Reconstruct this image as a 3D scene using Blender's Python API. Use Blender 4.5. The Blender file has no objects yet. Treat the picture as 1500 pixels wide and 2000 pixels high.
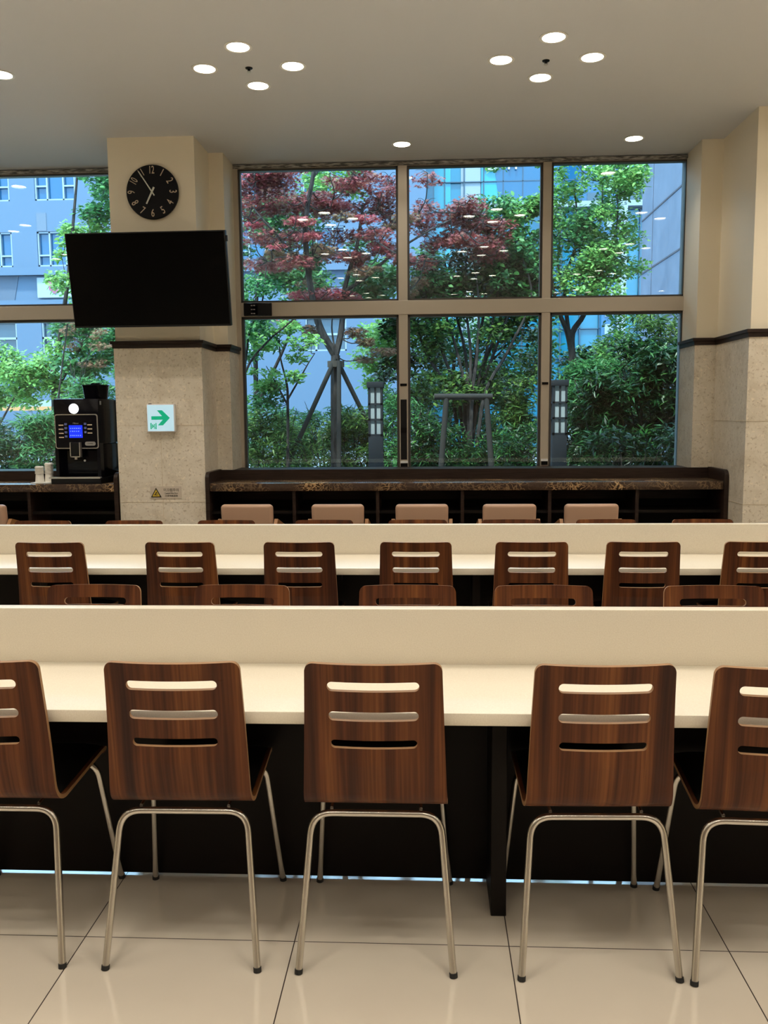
import bpy, bmesh, math, random
import numpy as np
from mathutils import Vector, Matrix
PI = math.pi
random.seed(7); rng = np.random.default_rng(7)
C = bpy.context.scene.collection
S = bpy.context.scene

# ------------------------------------------------------------------ camera
H = 1.47
def cam_axes(yaw, pitch, roll):
    w = Vector((-math.sin(yaw)*math.cos(pitch), math.cos(yaw)*math.cos(pitch), -math.sin(pitch)))
    r = Vector((math.cos(yaw), math.sin(yaw), 0)); u = r.cross(w)
    return r*math.cos(roll)+u*math.sin(roll), -r*math.sin(roll)+u*math.cos(roll), w
cd = bpy.data.cameras.new('camera'); cam = bpy.data.objects.new('camera', cd); C.objects.link(cam)
r_, u_, w_ = cam_axes(.05213723, .11184359, -.00860955)
M = Matrix((r_, u_, -w_)).transposed().to_4x4(); M.translation = (0, 0, H)
cam.matrix_world = M
cd.sensor_fit = 'VERTICAL'; cd.sensor_height = 36; cd.lens = 1699.45/2000*36
cd.clip_end = 300
S.camera = cam

# ------------------------------------------------------------------ daylight and exposure
SKY = (0.50, 0.74, 1.0); SKY_STRENGTH = 8.0
SUN_STRENGTH = 9.0
LAMP_W = 1.31; LAMP_COL = (1.0, 0.91, 0.78)
S.view_settings.view_transform = 'Standard'; S.view_settings.look = 'None'
S.view_settings.exposure = 0.0; S.view_settings.gamma = 1.0; S.view_settings.use_curve_mapping = False
S.cycles.use_denoising = True
S.cycles.max_bounces = 10; S.cycles.transparent_max_bounces = 24; S.cycles.diffuse_bounces = 5
S.cycles.glossy_bounces = 4; S.cycles.sample_clamp_indirect = 6.0; S.cycles.caustics_reflective = False
wd = bpy.data.worlds.new('sky'); S.world = wd; wd.use_nodes = True
bg = wd.node_tree.nodes['Background']; bg.inputs[0].default_value = (*SKY, 1); bg.inputs[1].default_value = SKY_STRENGTH
sd = bpy.data.lights.new('sun', 'SUN'); sd.energy = SUN_STRENGTH; sd.angle = math.radians(6); sd.color = (1, .95, .85)
so = bpy.data.objects.new('sun', sd); C.objects.link(so)
so.rotation_euler = Vector((.35, 1.0, -1.9)).to_track_quat('-Z', 'Y').to_euler()

# ------------------------------------------------------------------ helpers
def fin(name, bm, mats, parent=None, smooth=False, loc=None):
    me = bpy.data.meshes.new(name)
    bmesh.ops.recalc_face_normals(bm, faces=bm.faces[:]) if smooth != 'keep' else None
    bm.to_mesh(me); bm.free()
    if not isinstance(mats, (list, tuple)): mats = [mats]
    for m in mats: me.materials.append(m)
    o = bpy.data.objects.new(name, me); C.objects.link(o)
    if smooth is True: me.shade_smooth(); sharp(me)
    if parent is not None: o.parent = parent
    if loc is not None: o.location = loc
    return o
def sharp(me, ang=math.radians(38)):
    try: me.set_sharp_from_angle(angle=ang)
    except Exception: pass
def thing(name, label, cat, loc=(0,0,0), rotz=0, group=None):
    o = bpy.data.objects.new(name, None); C.objects.link(o); o.empty_display_size = .1
    o.location = loc; o.rotation_euler = (0, 0, rotz)
    return tag(o, label, cat, group)
def tag(o, label, cat, group=None, kind=None):
    o['label'] = label; o['category'] = cat
    if group: o['group'] = group
    if kind: o['kind'] = kind
    return o
def struct(o, label=None):
    o['kind'] = 'structure'
    if label: o['label'] = label
    return o
def sempty(name, loc=(0,0,0)):
    o = bpy.data.objects.new(name, None); C.objects.link(o); o.location = loc; o['kind'] = 'structure'; return o
def dup(root, loc, rotz, label, group=None, scale=None):
    r = root.copy(); C.objects.link(r); r.location = loc; r.rotation_euler = (0, 0, rotz); r['label'] = label
    if group: r['group'] = group
    if scale: r.scale = scale
    for ch in list(root.children):
        c = ch.copy(); C.objects.link(c); c.parent = r
        for g in ch.children:
            d = g.copy(); C.objects.link(d); d.parent = c
    return r
def box(bm, x0, x1, y0, y1, z0, z1, bev=0, seg=2, mi=0):
    r = bmesh.ops.create_cube(bm, size=1)
    vs = r['verts']
    for v in vs: v.co = Vector((x0+(v.co.x+.5)*(x1-x0), y0+(v.co.y+.5)*(y1-y0), z0+(v.co.z+.5)*(z1-z0)))
    fs = list({f for v in vs for f in v.link_faces})
    for f in fs: f.material_index = mi
    if bev:
        es = list({e for v in vs for e in v.link_edges})
        r2 = bmesh.ops.bevel(bm, geom=es, offset=bev, segments=seg, affect='EDGES', profile=.5)
        for f in r2['faces']: f.material_index = mi
def obox(name, x0, x1, y0, y1, z0, z1, m, parent=None, bev=0, seg=2):
    bm = bmesh.new(); box(bm, x0, x1, y0, y1, z0, z1, bev, seg)
    return fin(name, bm, m, parent, smooth=bool(bev))
def tube(bm, pts, rad, n=10, caps=True, mi=0):
    pts = [Vector(p) for p in pts]
    if not hasattr(rad, '__len__'): rad = [rad]*len(pts)
    rings = []; up = None
    for i, p in enumerate(pts):
        t = (pts[min(i+1, len(pts)-1)]-pts[max(i-1, 0)]).normalized()
        if up is None:
            a = Vector((0,0,1)) if abs(t.z) < .9 else Vector((1,0,0)); up = (a-t*a.dot(t)).normalized()
        else:
            up = (up-t*up.dot(t))
            up = up.normalized() if up.length > 1e-6 else t.orthogonal().normalized()
        s = t.cross(up)
        rings.append([bm.verts.new(p+(up*math.cos(2*PI*k/n)+s*math.sin(2*PI*k/n))*rad[i]) for k in range(n)])
    for a, b in zip(rings, rings[1:]):
        for k in range(n):
            f = bm.faces.new((a[k], a[(k+1)%n], b[(k+1)%n], b[k])); f.material_index = mi
    if caps:
        for f in (bm.faces.new(rings[0][::-1]), bm.faces.new(rings[-1])): f.material_index = mi
def lathe(bm, prof, c=(0,0,0), n=32, mi=0, close=False):
    rings = []
    for r, z in prof:
        if r < 1e-6: rings.append([bm.verts.new((c[0], c[1], c[2]+z))])
        else: rings.append([bm.verts.new((c[0]+r*math.cos(2*PI*k/n), c[1]+r*math.sin(2*PI*k/n), c[2]+z)) for k in range(n)])
    for a, b in zip(rings, rings[1:]):
        for k in range(n):
            q = [a[k % len(a)], a[(k+1) % len(a)], b[(k+1) % len(b)], b[k % len(b)]]
            q = list(dict.fromkeys(q))
            if len(q) >= 3: f = bm.faces.new(q); f.material_index = mi
def prism(bm, poly, y0, y1, mi=0, axis='y'):
    def P(a, b, d): return (a, d, b) if axis == 'y' else ((d, a, b) if axis == 'x' else (a, b, d))
    A = [bm.verts.new(P(a, b, y0)) for a, b in poly]; B = [bm.verts.new(P(a, b, y1)) for a, b in poly]
    n = len(poly); fs = [bm.faces.new(A), bm.faces.new(B[::-1])]
    for i in range(n): fs.append(bm.faces.new((A[i], B[i], B[(i+1)%n], A[(i+1)%n])))
    for f in fs: f.material_index = mi
def rrect(w, h, r, cx=0, cy=0, n=5):
    out = []
    for sx, sy, a0 in ((1,1,0), (-1,1,90), (-1,-1,180), (1,-1,270)):
        for k in range(n+1):
            a = math.radians(a0+90*k/n); out.append((cx+sx*(w/2-r)+r*math.cos(a), cy+sy*(h/2-r)+r*math.sin(a)))
    return out
def text_mesh(name, body, size, m, parent, loc, rot=(PI/2,0,0), ext=.001, sx=1, align='CENTER', shear=0):
    cu = bpy.data.curves.new(name, 'FONT'); cu.body = body; cu.size = size; cu.extrude = ext; cu.resolution_u = 3
    cu.align_x = align; cu.align_y = 'CENTER'; cu.shear = shear
    t = bpy.data.objects.new(name, cu); C.objects.link(t)
    dg = bpy.context.evaluated_depsgraph_get(); dg.update()
    me = bpy.data.meshes.new_from_object(t.evaluated_get(dg)); me.name = name
    bpy.data.objects.remove(t)
    me.transform(Matrix.Diagonal((sx, 1, 1, 1)))
    me.materials.clear(); me.materials.append(m)
    o = bpy.data.objects.new(name, me); C.objects.link(o); o.location = loc; o.rotation_euler = rot
    if parent is not None: o.parent = parent
    return o
def poly_fill(outer, holes):
    """2-D outline with holes -> bmesh in the XY plane"""
    cu = bpy.data.curves.new('fill', 'CURVE'); cu.dimensions = '2D'; cu.fill_mode = 'BOTH'
    for ring in [outer]+holes:
        sp = cu.splines.new('POLY'); sp.points.add(len(ring)-1); sp.use_cyclic_u = True
        for p, q in zip(sp.points, ring): p.co = (q[0], q[1], 0, 1)
    t = bpy.data.objects.new('fill', cu); C.objects.link(t)
    dg = bpy.context.evaluated_depsgraph_get(); dg.update()
    me = bpy.data.meshes.new_from_object(t.evaluated_get(dg))
    bpy.data.objects.remove(t)
    bm = bmesh.new(); bm.from_mesh(me); bmesh.ops.remove_doubles(bm, verts=bm.verts[:], dist=1e-6)
    return bm

# ------------------------------------------------------------------ materials
def mat(name, col=(.8,.8,.8), rough=.5, metal=0, spec=.5, emit=None, es=0, coat=0, bump=None):
    m = bpy.data.materials.new(name); m.use_nodes = True; nt = m.node_tree; b = nt.nodes['Principled BSDF']
    b.inputs['Base Color'].default_value = (*col, 1); b.inputs['Roughness'].default_value = rough
    b.inputs['Metallic'].default_value = metal; b.inputs['Specular IOR Level'].default_value = spec
    if coat: b.inputs['Coat Weight'].default_value = coat; b.inputs['Coat Roughness'].default_value = .08
    if emit: b.inputs['Emission Color'].default_value = (*emit, 1); b.inputs['Emission Strength'].default_value = es
    m['b'] = 1
    return m
def N(m, t, **kw):
    n = m.node_tree.nodes.new(t)
    for k, v in kw.items():
        if k.startswith('i_'): n.inputs[k[2:].replace('_', ' ')].default_value = v
        else: setattr(n, k, v)
    return n
def L(m, a, b): m.node_tree.links.new(a, b)
def B(m): return m.node_tree.nodes['Principled BSDF']
def ramp(m, fac, stops):
    r = N(m, 'ShaderNodeValToRGB'); e = r.color_ramp.elements
    while len(e) < len(stops): e.new(.5)
    for x, (p, c) in zip(e, stops): x.position = p; x.color = (*c, 1)
    L(m, fac, r.inputs[0]); return r.outputs[0]
def coords(m, scale=(1,1,1), kind='Object', rnd=0):
    tc = N(m, 'ShaderNodeTexCoord'); mp = N(m, 'ShaderNodeMapping'); mp.inputs['Scale'].default_value = scale
    L(m, tc.outputs[kind], mp.inputs[0])
    if rnd:
        oi = N(m, 'ShaderNodeObjectInfo'); vm = N(m, 'ShaderNodeVectorMath', operation='SCALE'); vm.inputs[0].default_value = (rnd, rnd*.7, rnd*1.3)
        L(m, oi.outputs['Random'], vm.inputs['Scale']); L(m, vm.outputs[0], mp.inputs['Location'])
    return mp.outputs[0]
def noise(m, vec, scale, detail=3, rough=.5, dist=0):
    n = N(m, 'ShaderNodeTexNoise'); n.inputs['Scale'].default_value = scale; n.inputs['Detail'].default_value = detail
    n.inputs['Roughness'].default_value = rough; n.inputs['Distortion'].default_value = dist
    L(m, vec, n.inputs['Vector']); return n.outputs['Fac']
def bump(m, h, strength=.2, dist=.01):
    b = N(m, 'ShaderNodeBump'); b.inputs['Strength'].default_value = strength; b.inputs['Distance'].default_value = dist
    L(m, h, b.inputs['Height']); L(m, b.outputs[0], B(m).inputs['Normal'])

paint = mat('cream_wall_paint', (.80,.73,.59), .6)
bump(paint, noise(paint, coords(paint), 90, 2), .05, .002)
ceil_m = mat('ceiling_paint', (.62,.63,.65), .8)
stone = mat('beige_limestone', (.6,.5,.36), .42)
v = coords(stone)
s1 = ramp(stone, noise(stone, v, 7, 4, .6, .6), [(.25,(.56,.49,.39)), (.5,(.67,.61,.51)), (.8,(.75,.69,.60))])
s2 = noise(stone, v, 55, 3, .6, .3)
mx = N(stone, 'ShaderNodeMix', data_type='RGBA'); L(stone, ramp(stone, s2, [(.56,(0,0,0)), (.68,(.8,.8,.8))]), mx.inputs[0])
L(stone, s1, mx.inputs[6]); mx.inputs[7].default_value = (.42,.34,.25,1)
s3 = noise(stone, v, 34, 2, .5, 1.2)
mx2 = N(stone, 'ShaderNodeMix', data_type='RGBA'); L(stone, ramp(stone, s3, [(.60,(0,0,0)), (.7,(.7,.7,.7))]), mx2.inputs[0])
L(stone, mx.outputs[2], mx2.inputs[6]); mx2.inputs[7].default_value = (.85,.76,.62,1)
L(stone, mx2.outputs[2], B(stone).inputs['Base Color'])
joint = mat('stone_joint', (.62,.53,.4), .7)
darkwood = mat('dark_wenge_wood', (.022,.013,.010), .42, spec=.25)
v = coords(darkwood, (3,3,40)); L(darkwood, ramp(darkwood, noise(darkwood, v, 2, 3), [(.3,(.015,.008,.006)), (.7,(.034,.020,.015))]), B(darkwood).inputs['Base Color'])
blackpanel = mat('black_brown_laminate', (.007,.005,.004), .5, spec=.15)
black = mat('black_interior', (.003,.0025,.0025), .7, spec=.15)
steel = mat('brushed_steel', (.62,.59,.54), .24, 1.0)
alu = mat('taupe_anodised_aluminium', (.46,.41,.34), .42, .25)
aludark = mat('dark_window_gasket', (.05,.045,.04), .5)
alugrey = mat('weathered_aluminium', (.30,.30,.29), .45, .4)
L(alugrey, ramp(alugrey, noise(alugrey, coords(alugrey, (6,6,40)), 3, 4), [(.4,(.08,.08,.075)), (.52,(.30,.29,.27)), (.72,(.6,.6,.58))]), B(alugrey).inputs['Base Color'])
rubber = mat('black_rubber', (.01,.01,.01), .6)
cream = mat('cream_solid_surface', (.80,.70,.52), .35)
cn = noise(cream, coords(cream), 260, 2, .6)
L(cream, ramp(cream, cn, [(.3,(.66,.605,.50)), (.5,(.70,.645,.54)), (.75,(.75,.695,.59))]), B(cream).inputs['Base Color'])
white_pl = mat('white_plastic', (.8,.8,.8), .35)
blackgloss = mat('black_gloss_plastic', (.003,.003,.006), .14, spec=.2)
blackmatte = mat('black_matte_plastic', (.005,.005,.006), .4, spec=.25)
greypl = mat('grey_plastic', (.30,.29,.28), .35)
silver = mat('silver_trim', (.55,.53,.5), .3, .8)

walnut = mat('walnut_veneer', (.2,.08,.04), .38, spec=.2)
tc = N(walnut, 'ShaderNodeTexCoord'); sx = N(walnut, 'ShaderNodeSeparateXYZ'); L(walnut, tc.outputs['Object'], sx.inputs[0])
ad = N(walnut, 'ShaderNodeMath', operation='ADD'); L(walnut, sx.outputs[1], ad.inputs[0]); L(walnut, sx.outputs[2], ad.inputs[1])
oi = N(walnut, 'ShaderNodeObjectInfo'); rm = N(walnut, 'ShaderNodeMath', operation='MULTIPLY'); rm.inputs[1].default_value = 37; L(walnut, oi.outputs['Random'], rm.inputs[0])
ax = N(walnut, 'ShaderNodeMath', operation='ADD'); L(walnut, sx.outputs[0], ax.inputs[0]); L(walnut, rm.outputs[0], ax.inputs[1])
cb = N(walnut, 'ShaderNodeCombineXYZ'); L(walnut, ax.outputs[0], cb.inputs[0]); L(walnut, ad.outputs[0], cb.inputs[1])
def wn(sx_, sy_, det, dist=0):
    mp = N(walnut, 'ShaderNodeMapping'); mp.inputs['Scale'].default_value = (sx_, sy_, 1); L(walnut, cb.outputs[0], mp.inputs[0])
    return noise(walnut, mp.outputs[0], 1, det, .55, dist)
a = ramp(walnut, wn(20, .7, 3, .4), [(.30,(.035,.011,.007)), (.45,(.080,.024,.009)), (.58,(.135,.045,.014)), (.75,(.24,.090,.026))])
b_ = ramp(walnut, wn(140, 2.5, 3), [(.35,(.55,.5,.5)), (.6,(1,1,1))])
mw = N(walnut, 'ShaderNodeMix', data_type='RGBA', blend_type='MULTIPLY'); mw.inputs[0].default_value = .8; L(walnut, a, mw.inputs[6]); L(walnut, b_, mw.inputs[7])
L(walnut, mw.outputs[2], B(walnut).inputs['Base Color'])
ply = mat('plywood_edge', (.30,.165,.075), .5)
vinyl = mat('black_vinyl', (.004,.004,.004), .6, spec=.15)
beige = mat('tan_leatherette', (.43,.27,.185), .42)
bump(beige, noise(beige, coords(beige), 180, 2), .15, .002)
oak = mat('honey_bentwood', (.30,.14,.05), .4)

marble = mat('brown_emperador_marble', (.1,.06,.03), .22)
v = coords(marble, (1,1,1)); vo = N(marble, 'ShaderNodeTexVoronoi', feature='DISTANCE_TO_EDGE'); vo.inputs['Scale'].default_value = 26
nz = N(marble, 'ShaderNodeTexNoise'); nz.inputs['Scale'].default_value = 9; nz.inputs['Detail'].default_value = 4; L(marble, v, nz.inputs[0])
av = N(marble, 'ShaderNodeVectorMath', operation='MULTIPLY_ADD'); av.inputs[1].default_value = (.25,.25,.25); L(marble, nz.outputs['Color'], av.inputs[0]); L(marble, v, av.inputs[2])
L(marble, av.outputs[0], vo.inputs['Vector'])
vein = ramp(marble, vo.outputs['Distance'], [(0,(.55,.40,.22)), (.06,(.30,.17,.07)), (.16,(.035,.018,.010)), (.6,(.02,.012,.008))])
big = ramp(marble, noise(marble, v, 3.2, 3), [(.42,(.04,.022,.014)), (.56,(.4,.4,.4)), (.62,(1,1,1))])
mm = N(marble, 'ShaderNodeMix', data_type='RGBA'); L(marble, big, mm.inputs[0]); mm.inputs[6].default_value = (.055,.034,.024,1); L(marble, vein, mm.inputs[7])
L(marble, mm.outputs[2], B(marble).inputs['Base Color'])

floor_m = mat('polished_beige_porcelain', (.66,.57,.44), .10, coat=.9)
tc = N(floor_m, 'ShaderNodeTexCoord'); mp = N(floor_m, 'ShaderNodeMapping'); mp.inputs['Location'].default_value = (-.218, -2.279, 0); L(floor_m, tc.outputs['Object'], mp.inputs[0])
br = N(floor_m, 'ShaderNodeTexBrick', offset=0, squash=1); br.inputs['Scale'].default_value = 1; br.inputs['Brick Width'].default_value = .599; br.inputs['Row Height'].default_value = .599
br.inputs['Mortar Size'].default_value = .0016; br.inputs['Mortar Smooth'].default_value = 0
br.inputs['Color1'].default_value = (.67,.60,.50,1); br.inputs['Color2'].default_value = (.63,.565,.47,1); br.inputs['Mortar'].default_value = (.035,.022,.018,1); L(floor_m, mp.outputs[0], br.inputs['Vector'])
mf = N(floor_m, 'ShaderNodeMix', data_type='RGBA', blend_type='MULTIPLY'); mf.inputs[0].default_value = 1
L(floor_m, br.outputs['Color'], mf.inputs[6]); L(floor_m, ramp(floor_m, noise(floor_m, tc.outputs['Object'], 2.5, 3), [(.3,(.92,.92,.92)), (.7,(1,1,1))]), mf.inputs[7])
L(floor_m, mf.outputs[2], B(floor_m).inputs['Base Color'])
rr = N(floor_m, 'ShaderNodeMath', operation='MULTIPLY_ADD'); rr.inputs[1].default_value = .5; rr.inputs[2].default_value = .07; L(floor_m, br.outputs['Fac'], rr.inputs[0]); L(floor_m, rr.outputs[0], B(floor_m).inputs['Roughness'])

glass = bpy.data.materials.new('tinted_window_glass'); glass.use_nodes = True
nt = glass.node_tree; nt.nodes.clear(); out = N(glass, 'ShaderNodeOutputMaterial'); mxs = N(glass, 'ShaderNodeMixShader')
tr = N(glass, 'ShaderNodeBsdfTransparent'); tr.inputs[0].default_value = (.86,.955,.96,1); gl = N(glass, 'ShaderNodeBsdfGlossy'); gl.inputs['Roughness'].default_value = .0; gl.inputs[0].default_value = (1,1,1,1)
fr = N(glass, 'ShaderNodeFresnel'); fr.inputs[0].default_value = 1.45
L(glass, fr.outputs[0], mxs.inputs[0]); L(glass, tr.outputs[0], mxs.inputs[1]); L(glass, gl.outputs[0], mxs.inputs[2]); L(glass, mxs.outputs[0], out.inputs[0])

def leafmat(name, stops, trans=.35, rough=.45):
    m = bpy.data.materials.new(name); m.use_nodes = True; b = B(m); b.inputs['Roughness'].default_value = rough; b.inputs['Specular IOR Level'].default_value = .22
    g = N(m, 'ShaderNodeNewGeometry'); c = ramp(m, g.outputs['Random Per Island'], [(p, tuple(.5*q for q in col)) for p, col in stops])
    L(m, c, b.inputs['Base Color'])
    t = N(m, 'ShaderNodeBsdfTranslucent'); L(m, c, t.inputs[0]); s = N(m, 'ShaderNodeMixShader'); s.inputs[0].default_value = trans
    L(m, b.outputs[0], s.inputs[1]); L(m, t.outputs[0], s.inputs[2]); L(m, s.outputs[0], m.node_tree.nodes['Material Output'].inputs[0])
    return m
lf_red = leafmat('crimson_maple_leaf', [(0,(.22,.045,.05)), (.4,(.36,.07,.075)), (.7,(.50,.10,.10)), (1,(.42,.20,.13))])
lf_pink = leafmat('bright_red_maple_leaf', [(0,(.45,.05,.08)), (.5,(.62,.10,.13)), (1,(.75,.24,.20))])
lf_rust = leafmat('rust_maple_leaf', [(0,(.34,.13,.08)), (.5,(.46,.24,.14)), (1,(.34,.30,.14))])
lf_green = leafmat('green_leaf', [(0,(.04,.16,.06)), (.5,(.08,.30,.09)), (1,(.18,.46,.13))])
lf_lime = leafmat('lime_green_leaf', [(0,(.14,.42,.10)), (.5,(.26,.60,.14)), (1,(.42,.72,.18))])
lf_dark = leafmat('dark_green_shade_leaf', [(0,(.006,.035,.010)), (.5,(.015,.07,.02)), (.85,(.04,.15,.03)), (1,(.12,.30,.06))], .2, .35)  # dark green lowered further, low garden shade put into the colour
lf_olive = leafmat('olive_green_shade_leaf', [(0,(.025,.08,.02)), (.5,(.07,.17,.035)), (1,(.22,.38,.07))])  # olive lowered too, its colour carries the shade of the low garden
bark = mat('grey_brown_bark', (.09,.075,.065), .9, spec=.08)
L(bark, ramp(bark, noise(bark, coords(bark, (6,6,1.5)), 6, 4), [(.3,(.014,.011,.011)), (.7,(.055,.046,.042))]), B(bark).inputs['Base Color'])
pole_m = mat('grey_timber_pole', (.03,.027,.025), .9, spec=.08)
# ================================================================== the room
XL, XR, YB, YF = -6.6, 5.2, -4.0, 7.22
CZ = 3.49
bm = bmesh.new(); box(bm, XL, XR, YB, 7.5, -.12, 0); struct(fin('floor', bm, floor_m), 'polished beige porcelain floor tiles with thin dark joints')
CLX = [-4.52, -2.785, -1.045, .68, 2.43, 4.17]; CLY = [5.29, 3.33, 1.37, -.59, -2.55]
LAMPS = []
for yi, cy in enumerate(CLY):
    for xi, cx in enumerate(CLX):
        for k, (dx, dy) in enumerate(((0,.285), (.26,0), (0,-.285), (-.26,0))): LAMPS.append((cx+dx, cy+dy, xi, yi, k))
for xi, cx in enumerate((-3.6, -.197, 1.526, 3.3)): LAMPS.append((cx, 6.815, xi, 9, 0))
LR = .068
bm = poly_fill([(XL,YB), (XR,YB), (XR,7.5), (XL,7.5)], [[(x+LR*math.cos(a*PI/12), y+LR*math.sin(a*PI/12)) for a in range(24)] for x, y, *_ in LAMPS])
for v in bm.verts: v.co.z = CZ
o = fin('ceiling', bm, ceil_m, smooth='keep'); struct(o, 'plain painted ceiling with recessed round downlights')
obox('roof_slab', XL-.2, XR+.2, YB-.2, 7.6, CZ+.25, CZ+.45, ceil_m); struct(bpy.data.objects['roof_slab'], 'roof slab above the ceiling'); bpy.data.objects['roof_slab'].name = 'ceiling_slab'
struct(obox('wall_back', XL, XR, YB-.15, YB, 0, CZ+.25, mat('darkened_brown_rear_wall', (.22,.17,.13), .6))); struct(obox('wall_left', XL-.15, XL, YB, 7.5, 0, CZ+.25, paint)); struct(obox('wall_right', XR, XR+.15, YB, 7.5, 0, CZ+.25, paint))  # unseen rear wall, darkened to weaken its reflection in the panes
struct(obox('wall_front', XL, XR, 7.26, 7.5, 0, .97, paint), 'low wall under the windows')
struct(obox('wall_front_jamb', -2.46, -1.57, 7.331, 7.5, 0, CZ+.25, mat('dark_outer_render', (.08,.08,.08), .8)), 'outer wall behind the left pillar')
bpy.data.objects['wall_front_jamb'].name = 'wall_front_middle'
struct(obox('wall_front_right', 2.075, XR, 7.331, 7.5, 0, CZ+.25, bpy.data.materials['dark_outer_render']), 'outer wall behind the right pillar')
obox('wall_front_head', XL, XR, 7.42, 7.5, CZ, CZ+.25, paint); bpy.data.objects['wall_front_head'].name = 'wall_front_top'; struct(bpy.data.objects['wall_front_top'])

def pillar(name, pts, ylo, rail_z=(1.975, 2.028)):
    """pts: plan outline (x, y) walked along the visible faces; closed behind at y=7.5"""
    root = sempty(name)
    def ring(off):
        P = [Vector(p) for p in pts]; out = []
        for i, p in enumerate(P):
            ns = []
            for a, b in ((i-1, i), (i, i+1)):
                if 0 <= a and b < len(P):
                    d = (P[b]-P[a]).normalized(); ns.append(Vector((d.y, -d.x)))
            if len(ns) == 1: out.append(p+ns[0]*off)
            else: out.append(p+Vector((ns[0].x+ns[1].x, ns[0].y+ns[1].y))*off)
        return [tuple(q) for q in out]
    def ext(nm, off, z0, z1, m):
        bm = bmesh.new(); poly = ring(off); 
        prism(bm, [(x, y) for x, y in poly], z0, z1, axis='z'); return fin(nm, bm, m, root)
    ext('painted_face', 0, rail_z[1]-.02, CZ+.01, paint); ext('stone_cladding', .012, 0, rail_z[0]+.01, stone)
    bm = bmesh.new(); R1 = ring(.004); R2 = ring(.032); R3 = ring(.020)
    poly = R2+R1[::-1]
    for z0, z1, R in ((rail_z[0], rail_z[1]-.012, R3), (rail_z[0]+.03, rail_z[1], R2)):
        for i in range(len(R)-1):
            q = [R[i], R[i+1], R1[i+1], R1[i]]
            A = [bm.verts.new((*p, z0)) for p in q]; Bv = [bm.verts.new((*p, z1)) for p in q]
            bm.faces.new(A[::-1]); bm.faces.new(Bv)
            for k in range(4): bm.faces.new((A[k], A[(k+1)%4], Bv[(k+1)%4], Bv[k]))
    fin('chair_rail', bm, darkwood, root)
    return root, ring
PL = [(-2.455,7.265), (-2.455,6.92), (-2.34,6.92), (-2.34,6.5), (-1.70,6.5), (-1.70,6.92), (-1.585,6.92), (-1.585,7.265)]
pl, ringL = pillar('wall_pillar_left', PL, 6.5)
PR = [(2.045,7.265), (2.045,6.88), (2.205,6.88), (2.205,6.19), (3.1,6.19), (3.1,6.9), (XR,6.9), (XR,7.265)]
pr_, ringR = pillar('wall_pillar_right', PR, 6.19)
pl['label'] = 'left pillar, cream paint above beige stone cladding'; pr_['label'] = 'right pillar, cream paint above beige stone cladding'
def joints(root, segs):
    bm = bmesh.new()
    for s in segs: box(bm, *s)
    fin('stone_joint', bm, joint, root)
jz = [.24, .82, 1.40]
sg = []
for z in jz:
    sg += [(-2.3525,-1.6875,6.486,6.489,z,z+.003), (-1.6885,-1.6865,6.488,6.92,z,z+.003), (-1.69,-1.573,6.906,6.909,z,z+.003)]
sg += [(-2.020,-2.017,6.4865,6.489,0,1.98)]
joints(pl, sg)
sg = []
for z in jz:
    sg += [(2.193,3.11,6.176,6.179,z,z+.003), (2.1905,2.194,6.178,6.87,z,z+.003), (2.033,2.2,6.866,6.869,z,z+.003)]
joints(pr_, sg)

# ------------------------------------------------------------------ windows
def window(name, x0, x1, mull, latches=True):
    root = sempty(name)
    y0, y1 = 7.25, 7.33
    zb, zt, rb, rt = .97, 3.485, 2.278, 2.392
    g = [x0+.045]+[v for m in mull for v in m]+[x1-.045]
    # outer frame
    bm = bmesh.new()
    box(bm, x0, x0+.045, y0, y1, zb, zt, .004, 1); box(bm, x1-.045, x1, y0, y1, zb, zt, .004, 1)
    box(bm, x0, x1, y0+.01, y1, 3.455, zt, .002, 1); box(bm, x0, x1, y0, y1, zb, 1.012, .004, 1)
    fin('frame', bm, alu, root, True)
    obox('head_track', x0+.01, x1-.01, y0-.012, y0+.012, 3.458, 3.483, alugrey, root)
    obox('transom', x0+.045, x1-.045, y0-.008, y1, rb, rt, alu, root, .003, 1)
    for a, b in mull: obox('mullion', a, b, y0-.004, y1, 1.012, 3.456, alu, root, .003, 1)
    for i in range(0, len(g), 2):
        for z0, z1, nm in ((1.012, rb, 'lower_sash'), (rt, 3.456, 'upper_sash')):
            a, b = g[i], g[i+1]; t = .016 if nm == 'upper_sash' else .018
            bm = bmesh.new()
            for s in ((a,b,z0,z0+t), (a,b,z1-t,z1), (a,a+t,z0,z1), (b-t,b,z0,z1)): box(bm, s[0], s[1], y0+.012, y1-.012, s[2], s[3])
            sash = fin(nm, bm, aludark, root)
            obox('glass_pane', a+t*.6, b-t*.6, 7.283, 7.289, z0+t*.6, z1-t*.6, glass, sash)
    return root
w1 = window('window_1', -1.59, 2.10, [(-.245,-.17), (.915,.985)]); w1['label'] = 'large six pane window onto the garden'
w2 = window('window_2', XL, -2.44, [(-5.1,-5.03)]); w2['label'] = 'left window behind the coffee machine'
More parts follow.
